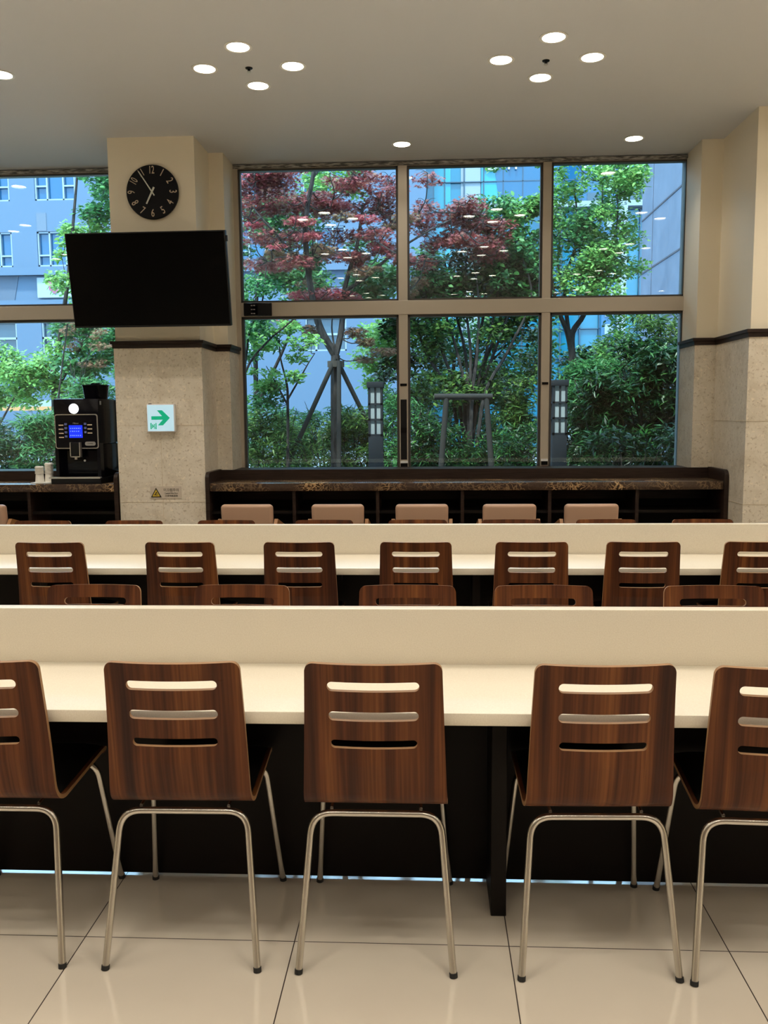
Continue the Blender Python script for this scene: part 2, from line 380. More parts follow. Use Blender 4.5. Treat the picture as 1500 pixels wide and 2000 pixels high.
# lock hardware in the two lower mullions of the large window
def lock(x0, x1, z0, z1, z2, lab, dark):
    t = thing('window_lock', lab, 'window lock', ((x0+x1)/2, 7.245, z0))
    w = (x1-x0)/2
    if dark:
        obox('recessed_channel', -w+.012, w-.012, -.004, .004, .02, z1-z0, blackmatte, t)
        obox('latch_block', -w+.012, w-.012, -.012, .002, (z1-z0)*.47, (z1-z0)*.55, black, t, .002, 1)
    obox('end_stop', -w+.008, w-.006, -.010, .002, -.01, .008, white_pl, t)
    obox('bottom_keeper', -w+.010, w-.008, -.010, .002, -.04, -.012, black, t)
    obox('top_keeper', -w+.010, w-.010, -.008, .002, z2-z0, z2-z0+.02, black, t)
lock(-.245, -.17, 1.075, 1.59, 1.70, 'black recessed lock strip in the left lower mullion', True)
lock(.915, .985, 1.085, 1.6, 1.70, 'small black and white keepers on the right lower mullion', False)
t = thing('control_box', 'small black control box with indicator lights on the left end of window rail', 'control box', (-1.40, 7.242, 2.282))
obox('housing', -.115, .115, -.03, 0, 0, .104, blackgloss, t, .004)
obox('face_plate', .0, .108, -.034, -.03, .006, .098, blackmatte, t)
for dx in (-.055, -.035):
    for k in range(3): obox('indicator', dx, dx+.014, -.033, -.029, .015+.032*k, .023+.032*k, greypl, t)

# ------------------------------------------------------------------ downlights
ringm = mat('white_lamp_trim', (.85,.83,.78), .4); reflm = mat('lamp_reflector', (.9,.88,.82), .25, .3)
lensm = mat('lit_lamp_lens', (1,1,1), .5, emit=(1,.90,.72), es=26)
ld = bpy.data.lights.new('downlight_bulb', 'AREA'); ld.shape = 'DISK'; ld.size = .085; ld.energy = LAMP_W; ld.color = LAMP_COL; ld.spread = math.radians(110)
root0 = bpy.data.objects.new('ceiling_downlight', None); C.objects.link(root0)
bm = bmesh.new(); lathe(bm, [(LR-.004,0), (LR+.009,-.001), (LR+.010,-.004), (LR,-.006), (LR-.006,-.004), (LR-.004,0)], n=28); trim0 = fin('trim_ring', bm, ringm, root0, True)
bm = bmesh.new(); lathe(bm, [(LR-.003,-.003), (.066,.001), (.064,.006)], n=28); refl0 = fin('reflector', bm, reflm, root0, True)
bm = bmesh.new(); lathe(bm, [(0,.0058), (.065,.0058)], n=28); lens0 = fin('lens', bm, lensm, root0)
side = {0:'rear lamp', 1:'right lamp', 2:'front lamp', 3:'left lamp'}
where = {0:'far left', 1:'left edge', 2:'left', 3:'right', 4:'far right', 5:'outermost right'}
first = True
for x, y, xi, yi, k in LAMPS:
    if yi == 9: lab = {0:'single round downlight by the left window', 1:'single round downlight above the middle of the large window, near its left mullion', 2:'single round downlight above the right pane of the large window', 3:'single round downlight beside the right wall'}[xi]
    elif yi == 0: lab = {0:'rear', 1:'right', 2:'front', 3:'left'}[k] + ' round downlight of the ' + {0:'outermost left', 1:'left edge', 2:'left-hand', 3:'right-hand', 4:'right edge', 5:'outermost right'}[xi] + ' cluster nearest the window'
    else: lab = 'round recessed downlight in the clusters over the seats nearer the viewer'
    grp = 'ceiling downlights nearest the window' if yi in (0, 9) else 'ceiling downlights over the near seats'
    if first:
        d = root0; first = False; tag(d, lab, 'ceiling light', grp)
        d.location = (x, y, CZ); trim0.parent = d
    else: d = dup(root0, (x, y, CZ), 0, lab, grp)
    lo = bpy.data.objects.new('bulb', ld); C.objects.link(lo); lo.parent = d; lo.location = (0,0,.005)
for (x, y), w in zip(((-1.045,5.30), (.68,5.32)), ('left', 'right')):
    t = thing('sprinkler', 'tiny dark ceiling sprinkler in the middle of the %s lamp cluster' % w, 'sprinkler', (x, y, CZ), group='ceiling sprinklers')
    bm = bmesh.new(); lathe(bm, [(0,-.0005), (.022,-.001), (.02,-.006), (.008,-.008), (.008,-.02), (0,-.02)], n=16); fin('sprinkler_cap', bm, blackmatte, t, True)
    bm = bmesh.new(); lathe(bm, [(0,-.021), (.012,-.021), (.012,-.024), (0,-.024)], n=12); fin('deflector', bm, silver, t)

# ------------------------------------------------------------------ window counters
def counter(name, x0, x1, dividers, lab, el, er):
    t = thing(name, lab, 'counter', ((x0+x1)/2, 6.5, 0)); cx = (x0+x1)/2
    def ox(nm, a, b, *r, **k): return obox(nm, a-cx, b-cx, *r, **k)
    for flag, xa, nm in ((el, x0, 'end_panel'), (er, x1-.03, 'end_panel')):
        if flag:
            bm = bmesh.new(); pr = [(-.03,0), (.378,0), (.378,1.045)]+[(-.03+.05*(1-math.sin(a)), .995+.05*math.cos(a)) for a in [k*PI/2/6 for k in range(7)]]
            prism(bm, pr, xa-cx, xa-cx+.03, axis='x'); bmesh.ops.bevel(bm, geom=[e for e in bm.edges], offset=.002, segments=1, affect='EDGES'); fin(nm, bm, darkwood, t)
    ox('worktop', x0+.03*el, x1-.03*er, -.01, .355, .900, .960, marble, t, bev=.004)
    ox('backsplash', x0+.03*el, x1-.03*er, .353, .375, .80, 1.04, darkwood, t)
    ox('ledge', x0+.03*el, x1-.03*er, .375, .74, 1.0, 1.035, darkwood, t)
    ox('back_panel', x0+.03*el, x1-.03*er, .353, .373, .08, .80, black, t)
    ox('base_plinth', x0+.03*el, x1-.03*er, .05, .07, 0, .08, black, t)
    ox('shelf', x0+.03*el, x1-.03*er, .03, .353, .725, .745, blackpanel, t); ox('shelf', x0+.03*el, x1-.03*er, .03, .353, .08, .10, blackpanel, t)
    for d in dividers: ox('divider', d-.012, d+.012, .005, .353, .10, .90, darkwood, t)
    return t
counter('window_counter', -1.687, 2.19, [-1.02,-.387,.249,.898,1.54], 'long dark wood counter with brown marble top under the large window', 1, 1)
counter('coffee_counter', XL, -2.36, [-3.07,-3.75,-4.4], 'dark wood counter with brown marble top left of the pillar', 0, 1)

# ------------------------------------------------------------------ coffee machine, cups
t = thing('coffee_machine', 'black automatic coffee machine with blue screen on the left counter', 'coffee machine', (-2.68, 6.53, .96))
obox('base_tray', -.205, .185, -.035, .42, .0, .045, blackmatte, t, .006)
bm = bmesh.new(); prism(bm, rrect(.40, .012, .005, -.02, .048), -.038, .0); fin('drip_tray_rim', bm, silver, t)
bm = bmesh.new(); box(bm, -.175, .175, .06, .40, .045, .30, .008); box(bm, -.175, .175, .0, .40, .30, .648, .01)
box(bm, -.175, -.15, .0, .07, .045, .31); box(bm, .15, .175, .0, .07, .045, .31)
fin('body', bm, blackgloss, t, True)
bm = bmesh.new(); prism(bm, rrect(.334,.262,.018,0,.40), -.006, .004); pn = fin('control_panel', bm, silver, t)
bm = bmesh.new(); prism(bm, rrect(.320,.248,.014,0,.40), -.009, -.002); fin('panel_face', bm, blackgloss, pn)
scr = mat('lit_blue_screen', (.0,.02,.5), .3, emit=(.01,.03,1.0), es=1.0); scr2 = mat('screen_text', (.2,.3,1), .3, emit=(.12,.22,1.0), es=1.1)
obox('display_screen', -.055, .048, -.012, -.008, .352, .447, scr, t)
bm = bmesh.new(); rs = random.Random(3)
for row, n in ((.420,6), (.398,5), (.366,6)):
    for k in range(n): box(bm, -.046+.015*k, -.046+.015*k+.009*rs.uniform(.6,1), -.0135, -.0118, row, row+.007)
fin('display_text', bm, scr2, t)
for k in range(4): obox('drink_label', -.135, -.098, -.012, -.008, .352+.031*k, .359+.031*k, mat('drink_label_print', (.75,.62,.45), .5) if k == 0 else bpy.data.materials['drink_label_print'], t)
for k in range(3): obox('drink_label', .088, .124, -.012, -.008, .384+.031*k, .391+.031*k, bpy.data.materials['drink_label_print'], t)
bl = mat('button_outline', (.10,.13,.35), .3)
for k in range(4): obox('drink_button', -.09, -.070, -.0115, -.008, .355+.031*k, .371+.031*k, bl, t)
for k in range(3): obox('drink_button', .062, .080, -.0115, -.008, .387+.031*k, .403+.031*k, bl, t)
text_mesh('machine_lettering', 'Milano', .017, greypl, t, (-.004,-.0095,.462), shear=.3)
bm = bmesh.new(); prism(bm, rrect(.082,.030,.0145,.105,.307), -.012, -.006); bd = fin('badge', bm, greypl, t)
text_mesh('badge_lettering', 'COFFEE', .013, blackmatte, bd, (.105,-.0125,.307))
lampm = mat('lit_white_disc', (1,1,1), .4, emit=(.95,1,1), es=3.0)
bm = bmesh.new(); lathe(bm, [(0,.004), (.036,.004), (.038,0), (0,0)], n=32)
dsc = fin('round_light', bm, lampm, t, True); dsc.rotation_euler = (PI/2,0,0); dsc.location = (-.015, -.002, .572)
bm = bmesh.new()
for q in ((-.042,-.036), (.030,.036)): box(bm, q[0], q[1], -.045, -.008, .205, .318)
box(bm, -.042, .036, -.045, -.03, .205, .212); fin('nozzle_frame', bm, silver, t)
obox('nozzle', -.036, .030, -.040, .0, .213, .318, blackmatte, t, .003)
bm = bmesh.new(); tube(bm, [(-.003,-.03,.205), (-.003,-.03,.188)], .011, 12); fin('spout', bm, silver, t, True)
bm = bmesh.new(); lathe(bm, [(0,0), (.008,0), (.008,.006), (0,.006)], n=14); k_ = fin('indicator_dot', bm, white_pl, t); k_.rotation_euler = (PI/2,0,0); k_.location = (.031, .056, .175)
bm = bmesh.new(); lathe(bm, [(0,0), (.085,0), (.088,.01), (.098,.095), (.102,.1), (.102,.107), (.04,.112), (.034,.122), (0,.124)], (.085,.20,.648), 28); fin('bean_hopper', bm, blackgloss, t, True)
obox('side_sticker', .1752, .1762, .03, .06, .60, .63, greypl, t)
ppr = mat('white_paper_cup', (.88,.85,.78), .6)
tr_ = tag(obox('cup_tray', -3.065,-2.90, 6.53, 6.66, .961, .969, white_pl, None, .003), 'small white tray under the paper cups beside the coffee machine', 'tray')
for i, (x, y, n, lab) in enumerate(((-3.012,6.585,.125,'shorter left stack of white paper cups beside the coffee machine'), (-2.945,6.605,.15,'taller right stack of white paper cups against the coffee machine'))):
    t = thing('paper_cup_stack', lab, 'paper cups', (x, y, .969), group='paper cup stacks beside the machine')
    bm = bmesh.new(); lathe(bm, [(0,0), (.033,0), (.0365,.004), (.034,.006), (.028,.07), (.027,.07)], n=24); fin('cup', bm, ppr, t, True)
    nn = 7
    for k in range(nn):
        z = .07-.004+k*(n-.07)/nn
        bm = bmesh.new(); lathe(bm, [(.0315,0), (.034,.001), (.034,.004), (.0315,.0045), (.0285,.012), (.027,.012)] if k < nn-1 else [(.0315,0), (.034,.001), (.034,.004), (.031,.006), (.027,(n-z)), (0,(n-z))], (0,0,z-.003*0), 24); fin('cup', bm, ppr, t, True)

# ------------------------------------------------------------------ television
scrm = mat('black_television_screen', (.002,.002,.002), .16, spec=.08)
t = thing('television', 'large black flat television hung on the left pillar below the clock', 'television', (-1.973, 6.262, 2.108))
tv = bpy.data.objects.new('housing', None)
bm = bmesh.new(); box(bm, -.570, .570, -.018, .030, 0, .650, .004); tvb = fin('housing', bm, blackmatte, t, True)
obox('screen', -.562, .562, -.0195, -.017, .014, .642, scrm, tvb)
obox('infrared_sensor', .566, .580, -.012, .012, .575, .615, blackmatte, tvb)
tvb.rotation_euler = (math.radians(9.5), 0, math.radians(-.8))
bm = bmesh.new(); box(bm, -.12, .12, .0, .22, .28, .36); box(bm, -.2, .2, .19, .225, .16, .50); box(bm, -.25, .25, -.035, .0, .25, .40); fin('wall_mount', bm, blackmatte, t)
# ------------------------------------------------------------------ clock
t = thing('wall_clock', 'round black wall clock with cream numerals reading five to seven', 'clock', (-2.010, 6.485, 3.096))
bm = bmesh.new(); lathe(bm, [(0,-.012), (.187,-.012), (.193,-.006), (.193,.010), (.189,.015), (0,.015)], n=64); c_ = fin('clock_face', bm, mat('black_clock_face', (.004,.004,.006), .45, spec=.15), t, True); c_.rotation_euler = (PI/2,0,0)
numm = mat('cream_numeral', (.62,.50,.36), .5); hnd = mat('pale_clock_hand', (.62,.64,.56), .4)
for h in range(1, 13):
    a = h*PI/6; r = .152
    rot = a if h in (9,10,11,12,1,2,3) else a-PI
    o = text_mesh('numeral', str(h), .078, numm, t, (r*math.sin(a), -.0165, r*math.cos(a)), ext=.0012, sx=.68 if h < 10 else .58)
    o.rotation_euler = Matrix.Rotation(rot, 3, 'Y').to_4x4().to_3x3().__matmul__(Matrix.Rotation(PI/2, 3, 'X')).to_euler()
def hand(nm, ang, l, b, w, y):
    bm = bmesh.new(); prism(bm, [(-w,-b), (w,-b), (w*.7,l), (-w*.7,l)], y-.002, y+.001); o = fin(nm, bm, hnd, t); o.rotation_euler = (0, ang, 0)
hand('hour_hand', math.radians(207), .096, .035, .0068, -.021); hand('minute_hand', math.radians(327), .168, .034, .0046, -.026)
# ------------------------------------------------------------------ exit direction sign
t = thing('exit_sign', 'lit white square sign with green arrow on the left pillar', 'sign', (-2.003, 6.487, 1.352))
obox('housing', -.106, .106, -.035, 0, 0, .208, white_pl, t, .005)
fm = mat('lit_sign_face', (.35,.45,.5), .4, emit=(.50,.80,.95), es=.62); gm = mat('lit_green_print', (.0,.35,.18), .4, emit=(.0,.42,.23), es=.5)
obox('lit_face', -.099, .099, -.0365, -.0345, .007, .201, fm, t)
A = [(-.072,.118), (-.072,.094), (.012,.094), (-.018,.052), (.012,.052), (.068,.106), (.012,.160), (-.026,.160), (.014,.118)]
bm = bmesh.new(); prism(bm, [(-.070,.092), (-.070,.118), (.012,.118), (-.026,.162), (.012,.162), (.070,.105), (.016,.050), (-.022,.050), (.016,.092)], -.0385, -.036); fin('arrow', bm, gm, t)
bm = bmesh.new()
for q in ((-.079,-.070,.022,.068), (-.040,-.033,.022,.068), (-.066,-.058,.030,.058), (-.058,-.047,.040,.047), (-.052,-.045,.048,.060), (-.050,-.044,.024,.040)): box(bm, q[0], q[1], -.0385, -.036, q[2], q[3])
fin('door_pictogram', bm, gm, t)
obox('fixing_clip', -.092, -.072, -.03, -.01, .207, .213, blackmatte, t)
# ------------------------------------------------------------------ slip warning plate
t = thing('warning_sign', 'small warning plate with yellow triangle low on the left pillar', 'sign', (-1.995, 6.487, .848))
wp = mat('clear_grey_plate', (.55,.48,.40), .4); yl = mat('yellow_print', (.62,.45,.04), .5); bk = mat('black_print', (.02,.018,.015), .5)
obox('plate', -.118, .118, -.003, 0, 0, .092, wp, t)
bm = bmesh.new(); prism(bm, [(-.115,.010), (-.033,.010), (-.074,.083)], -.0045, -.003); tr2 = fin('triangle', bm, bk, t)
bm = bmesh.new(); prism(bm, [(-.103,.017), (-.045,.017), (-.074,.069)], -.0055, -.0044); fin('yellow_field', bm, yl, tr2)
bm = bmesh.new(); box(bm, -.089, -.062, -.0066, -.0054, .026, .031); tube(bm, [(-.083,-.006,.033), (-.072,-.006,.044), (-.064,-.006,.040)], .003, 6); tube(bm, [(-.076,-.006,.044), (-.070,-.006,.050)], .003, 6); fin('slipping_pictogram', bm, bk, tr2)
text_mesh('korean_lettering', '미끄럼주의', .026, bk, t, (.042,-.0035,.064), ext=.0004)
text_mesh('english_lettering', 'Caution! Wet Floor', .0155, bk, t, (.042,-.0035,.040), ext=.0004, sx=.82)
text_mesh('chinese_lettering', '注意地面湿滑', .0165, bk, t, (.042,-.0035,.020), ext=.0004)
# ================================================================== tables
def table(y0, yd, far, zt, yp, lab, near_posts):
    t = thing('long_table', lab, 'table', (-.4, y0, 0)); X0, X1 = -4.6, 4.6
    obox('tabletop', X0, X1, 0, yd, .656, .691, cream, t, .004)
    obox('tabletop', X0, X1, yd+.048, yd+.048+far, .656, .691, cream, t, .004)
    obox('divider', X0, X1, yd, yd+.048, .60, zt, cream, t, .004)
    obox('modesty_panel', X0+.05, X1-.05, yp, yp+.018, .010, .655, blackpanel, t)
    for a, b in ((X0+.1, -.08), (.64, X1-.1)):
        obox('apron_rail', a, b, .33, .36, .565, .60, blackpanel, t)
    for x in near_posts:
        bm = bmesh.new(); box(bm, x-.0225+.4, x+.0225+.4, yp-.19, yp+.2, 0, .655, .002, 1); fin('support_post', bm, blackpanel, t)
    return t
table(2.21, .45, .41, .866, .403, 'nearest long cream table with a raised centre divider and dark base', [-3.9,.20,2.1,3.6])
table(4.362, .46, .36, .856, .40, 'farther long cream table with a raised centre divider, toward the window', [-3.9,-2.1,.25,2.1,3.6])

# ================================================================== plywood chairs
# side profile, local y forward from the rear feet
def bez(p0, p1, p2, n):
    return [((1-t)**2*p0[0]+2*t*(1-t)*p1[0]+t*t*p2[0], (1-t)**2*p0[1]+2*t*(1-t)*p1[1]+t*t*p2[1]) for t in [k/n for k in range(n+1)]]
prof = bez((.445,.418), (.443,.445), (.415,.446), 6)[:-1] + [(.39,.446), (.30,.443), (.22,.440), (.15,.438)] + bez((.115,.437), (.058,.437), (.052,.492), 9) + [(.049,.53), (.045,.60), (.038,.68), (.028,.76), (.016,.843)]
PP = [Vector(p) for p in prof]; SL = [0]
for a, b in zip(PP, PP[1:]): SL.append(SL[-1]+(b-a).length)
STOT = SL[-1]
def at_s(s):
    s = max(0, min(STOT, s))
    for i in range(len(SL)-1):
        if s <= SL[i+1] or i == len(SL)-2:
            k = (s-SL[i])/(SL[i+1]-SL[i]); p = PP[i].lerp(PP[i+1], k)
            def tang(j):
                a = PP[max(j-1,0)]; b = PP[min(j+1,len(PP)-1)]; return (b-a).normalized()
            tn = tang(i).lerp(tang(i+1), k).normalized(); return p, tn
def s_of_z(z):
    for i in range(len(PP)-1, 0, -1):
        if PP[i-1].y <= z <= PP[i].y and PP[i].x < .08: return SL[i-1]+(z-PP[i-1].y)/(PP[i].y-PP[i-1].y)*(SL[i]-SL[i-1])
    return STOT
S_BEND = s_of_z(.492)-.085   # seat ends here, bend and back above
def halfw(s):
    if s >= S_BEND: k = (s-S_BEND)/(STOT-S_BEND); return .192-.016*k**.9
    k = s/S_BEND; return .182+.010*k
def bend_pt(t, s, off):
    p, tn = at_s(s)
    nrm = Vector((-tn.y, tn.x))      # (y,z) normal: points to the back / underside for travel front->back->up
    nrm = -nrm if nrm.x > 0 and s > S_BEND+.1 else nrm
    w = .18; kb = max(0, min(1, (s-S_BEND-.02)/.14)); bulge = .024*kb*(1-(t/w)**2)
    return Vector((t, p.x-bulge+off*NY(tn), p.y+off*NZ(tn)))
def NY(tn): return tn.y*-1
def NZ(tn): return tn.x
TH = .0115
def shell(name, s0, s1, holes, round0, round1, parent):
    """ply sheet between arclengths s0..s1"""
    ring = []; n = 24
    r0, r1 = round0, round1
    def corner(sx, s, sgn, r, w):
        return [(sx*(w-r+r*math.cos(a)), s+sgn*(-r+r*math.sin(a))) for a in [k*PI/2/6 for k in range(7)]]
    side = [s0+r0+(s1-s0-r0-r1)*k/n for k in range(n+1)]
    right = [(halfw(s), s) for s in side]
    if r1: right += corner(1, s1, 1, r1, halfw(s1))[1:]
    left = [(-x, y) for x, y in right][::-1]
    bot = []
    if r0: cr = corner(1, s0, -1, r0, halfw(s0)); bot = [(-x, y) for x, y in cr][1:]+cr[::-1][:-1]
    bm = poly_fill(right+left+bot, holes)
    for k in range(1, 60):
        s = s0+(s1-s0)*k/60
        bmesh.ops.bisect_plane(bm, geom=bm.verts[:]+bm.edges[:]+bm.faces[:], plane_co=(0,s,0), plane_no=(0,1,0), dist=1e-5)
    for k in range(-7, 8):
        bmesh.ops.bisect_plane(bm, geom=bm.verts[:]+bm.edges[:]+bm.faces[:], plane_co=(k*.024,0,0), plane_no=(1,0,0), dist=1e-5)
    out = bmesh.new(); A = {}; Bq = {}
    for v in bm.verts:
        A[v] = out.verts.new(bend_pt(v.co.x, v.co.y, -TH/2)); Bq[v] = out.verts.new(bend_pt(v.co.x, v.co.y, TH/2))
    for f in bm.faces:
        out.faces.new([A[v] for v in f.verts]).material_index = 0
        out.faces.new([Bq[v] for v in f.verts][::-1]).material_index = 0
    for e in bm.edges:
        if len(e.link_faces) == 1:
            a, b = e.verts; out.faces.new((A[a], A[b], Bq[b], Bq[a])).material_index = 1
    bm.free()
    return fin(name, out, [walnut, ply], parent, True)
def slot(zc, w, hgt):
    s = s_of_z(zc); return rrect(w, hgt, hgt/2-.0005, 0, s, 6)
ch0 = bpy.data.objects.new('plywood_chair', None); C.objects.link(ch0)
SLOTS = [slot(.783, .236, .026), slot(.702, .232, .0255), slot(.625, .224, .023)]
back = shell('backrest', S_BEND, STOT, SLOTS, 0, .022, ch0)
seat = shell('seat', 0, S_BEND, [], .03, 0, ch0)
bm = bmesh.new()   # seat pad
rows = []
for k in range(17):
    s = .02+(S_BEND+.055-.02)*k/16; w = halfw(s)-.012; edge = min(1, min(k, 16-k)/2)
    rows.append([bm.verts.new(bend_pt(w*u, s, -(TH/2+ .004+.016*edge*(1-abs(u)**6)))) for u in [j/8 for j in range(-8, 9)]])
base = []
for k in range(17):
    s = .02+(S_BEND+.055-.02)*k/16; w = halfw(s)-.012
    base.append([bm.verts.new(bend_pt(w*u, s, -(TH/2-.001))) for u in [j/8 for j in range(-8, 9)]])
for R in (rows, base):
    for a, b in zip(R, R[1:]):
        for j in range(16): bm.faces.new((a[j], a[j+1], b[j+1], b[j]))
for k in range(16):
    for j in (0, 16): bm.faces.new((rows[k][j], rows[k+1][j], base[k+1][j], base[k][j]))
for j in range(16):
    for k in (0, 16): bm.faces.new((rows[k][j], rows[k][j+1], base[k][j+1], base[k][j]))
fin('seat_pad', bm, vinyl, ch0, True)
def leg(sx, rear):
    bm = bmesh.new(); foot = Vector((sx*.205, 0 if rear else .458, 0)); R = .055
    top = Vector((sx*.172, .083 if rear else .372, .408 if rear else .421)); cen = Vector((sx*.06, top.y, top.z))
    d1 = (foot-top).normalized(); d2 = (cen-top).normalized(); pts = [foot+Vector((0,0,.0)), foot.lerp(top, .5)]
    a = top+d1*R; b = top+d2*R
    for k in range(9):
        t = k/8; pts.append(a*(1-t)**2+top*(2*t*(1-t))+b*t*t)
    pts.append(cen); tube(bm, pts, .0094, 14); o = fin('leg', bm, steel, ch0, True)
    bm = bmesh.new(); u = (top-foot).normalized(); tube(bm, [foot, foot+u*.012], .0108, 14); fin('foot_cap', bm, rubber, o, True)
for rear in (True, False):
    for sx in (-1, 1): leg(sx, rear)
    y, z = (.083, .408) if rear else (.372, .421)
    bm = bmesh.new(); tube(bm, [(-.062,y,z), (.062,y,z)], .0094, 14); fin('crossbar', bm, steel, ch0, True)
for sx in (-1, 1):
    bm = bmesh.new(); tube(bm, [(sx*.12,.092,.417), (sx*.12,.365,.429)], .005, 8); fin('underseat_rail', bm, steel, ch0, True)

G1 = 'walnut chairs along the near side of the nearest table'
row1 = [(-1.192,.0,'leftmost walnut plywood chair in the front row, cut off by the left edge', 2.139),
 (-.664,.9,'second walnut plywood chair from the left in the front row', 2.139),
 (-.144,0,'middle walnut plywood chair of the front row, just left of the dark table post', 2.139),
 (.442,1.6,'fourth walnut plywood chair of the front row, right of the dark table post', 2.139),
 (.884,-2.4,'rightmost walnut plywood chair in the front row, cut off by the right edge', 2.122)]
first = True
for x, a, lab, y in row1:
    if first: first = False; ch0.location = (x, y, 0); ch0.rotation_euler = (0,0,math.radians(a)); tag(ch0, lab, 'chair', G1)
    else: dup(ch0, (x, y, 0), math.radians(a), lab, G1)
ORD = ['leftmost', 'second from the left', 'third from the left', 'fourth from the left', 'fifth from the left', 'sixth from the left', 'seventh from the left', 'rightmost']
xs = [-1.251,-.693,-.08,.415,1.023]
for i, x in enumerate(xs):
    w = ORD[i] if i < 4 else 'rightmost'
    dup(ch0, (x, 3.159, 0), PI+math.radians(random.uniform(-.6,.6)), 'walnut chair facing the viewer, nearest divider, %s of five' % w, 'walnut chairs on the far side of the nearest table')
xs = [-1.917,-1.25,-.648,-.067,.503,1.043,1.61]
for i, x in enumerate(xs):
    w = ORD[i] if i < 6 else 'rightmost'
    dup(ch0, (x, 4.243, 0), math.radians(random.uniform(-1.5,1)), 'walnut chair with its back to the viewer, farther table, %s of seven' % w, 'walnut chairs along the near side of the farther table')
xs = [-2.41,-1.83,-1.25,-.643,-.07,.497,1.066,1.64]
for i, x in enumerate(xs):
    dup(ch0, (x, 5.296, 0), PI+math.radians(random.uniform(-.6,.6)), 'walnut chair top edge behind the farther table divider, %s of eight' % ORD[i], 'walnut chairs on the far side of the farther table', (1.02,1,.98))

# ================================================================== tan armchairs at the window counter
t0 = bpy.data.objects.new('tan_armchair', None); C.objects.link(t0)
bm = bmesh.new(); box(bm, -.178, .178, -.03, .035, .46, .86, .024, 4)
for v in bm.verts:
    k = (v.co.z-.46)/.4; v.co.y -= .05*k; v.co.x *= 1+.03*k; v.co.y += .02*(v.co.x/.18)**2; v.co.z -= .012*(v.co.x/.18)**2*k
fin('backrest', bm, beige, t0, True)
bm = bmesh.new(); box(bm, -.19, .19, .02, .44, .40, .47, .022, 3); fin('seat', bm, beige, t0, True)
for sx in (-1, 1):
    bm = bmesh.new(); prism(bm, [(-.06,.58), (-.05,.70), (-.0,.745), (.33,.66), (.36,.62), (.34,.60), (.02,.68), (-.02,.66)], sx*.20-.012, sx*.20+.012, axis='x'); fin('armrest', bm, oak, t0)
    for y in (0.0, .40):
        bm = bmesh.new(); tube(bm, [(sx*.20,y*1.05-.02,0), (sx*.20,y*.9,.62 if y else .68)], [.013,.018], 10); fin('leg', bm, oak, t0, True)
first = True
GL = 'tan upholstered armchairs at the window counter'
for i, (x, y) in enumerate([(-3.213,6.03), (-1.276,5.99), (-.636,5.98), (-.05,5.97), (.551,5.955), (1.107,5.95)]):
    lab = 'tan armchair at the far left by the coffee counter, cut off by the left edge' if i == 0 else 'tan padded armchair under the long window counter, %s of five' % (ORD[i-1] if i < 5 else 'rightmost')
    if first: first = False; t0.location = (x, y+.05, 0); tag(t0, lab, 'chair', GL)
    else: dup(t0, (x, y+.05, 0), 0, lab, GL)

# ================================================================== outside
ground = mat('pale_bounce_ground', (.40,.40,.38), .9); pave = mat('pale_street_paving', (0.125,0.139,0.158), .8)  # garden ground made pale to bounce daylight up onto the ceiling
struct(obox('floor_garden', -14, 9, 7.5, 15.5, -.35, -.15, ground), 'garden bed outside the windows')
struct(obox('floor_street', -60, 60, 15.5, 90, -.40, -.20, pave), 'pale street beyond the garden')

def leaf_mesh(name, blobs, n, size, m, parent=None, kind='oval', up=.55, seed=1, droop=0):
    """n small leaf polygons scattered through ellipsoid blobs (cx,cy,cz,rx,ry,rz)"""
    g = np.random.default_rng(seed); B_ = np.array(blobs, float)
    vol = (B_[:,3]*B_[:,4]*B_[:,5])**.75; idx = g.choice(len(B_), n, p=vol/vol.sum())
    d = g.normal(size=(n,3)); d /= np.linalg.norm(d, axis=1)[:,None]; r = g.random(n)**.45
    P = B_[idx,:3]+d*r[:,None]*B_[idx,3:6]
    if kind == 'maple': P[:,1] += .28
    # orientation
    nz = g.normal(size=(n,3)); nz[:,2] = np.abs(nz[:,2])+up*2; nz[:,1] -= .5; nz /= np.linalg.norm(nz, axis=1)[:,None]
    t = g.normal(size=(n,3)); t[:,2] -= droop; t -= nz*(t*nz).sum(1)[:,None]; t /= np.linalg.norm(t, axis=1)[:,None]; b = np.cross(nz, t)
    if kind == 'oval': T = np.array([(0,0,0), (.35,.26,.05), (.75,.2,.03), (1,0,-.06), (.75,-.2,.03), (.35,-.26,.05)])
    elif kind == 'lance': T = np.array([(0,0,0), (.4,.10,.02), (1,0,-.12), (.4,-.10,.02)])
    elif kind == 'maple':
        T = []
        for a, rr in ((-150,.35), (-128,.18), (-100,.75), (-75,.25), (-50,.95), (-25,.3), (0,1.1), (25,.3), (50,.95), (75,.25), (100,.75), (128,.18), (150,.35)):
            a = math.radians(a); T.append((rr*math.cos(a)*.6, rr*math.sin(a)*.6, -.06*rr))
        T = np.array(T)
    k = len(T); s = size*(.65+.7*g.random(n))
    V = P[:,None,:]+s[:,None,None]*(T[None,:,0:1]*t[:,None,:]+T[None,:,1:2]*b[:,None,:]+T[None,:,2:3]*nz[:,None,:])
    me = bpy.data.meshes.new(name); me.vertices.add(n*k); me.vertices.foreach_set('co', V.reshape(-1).astype(np.float32))
    me.loops.add(n*k); me.loops.foreach_set('vertex_index', np.arange(n*k, dtype=np.int32))
    me.polygons.add(n); me.polygons.foreach_set('loop_start', np.arange(0, n*k, k, dtype=np.int32)); me.polygons.foreach_set('loop_total', np.full(n, k, np.int32))
    me.update(calc_edges=True); me.materials.append(m)
    o = bpy.data.objects.new(name, me); C.objects.link(o)
    if parent is not None:
        o.parent = parent; o.location = -Vector(parent.location)
    return o
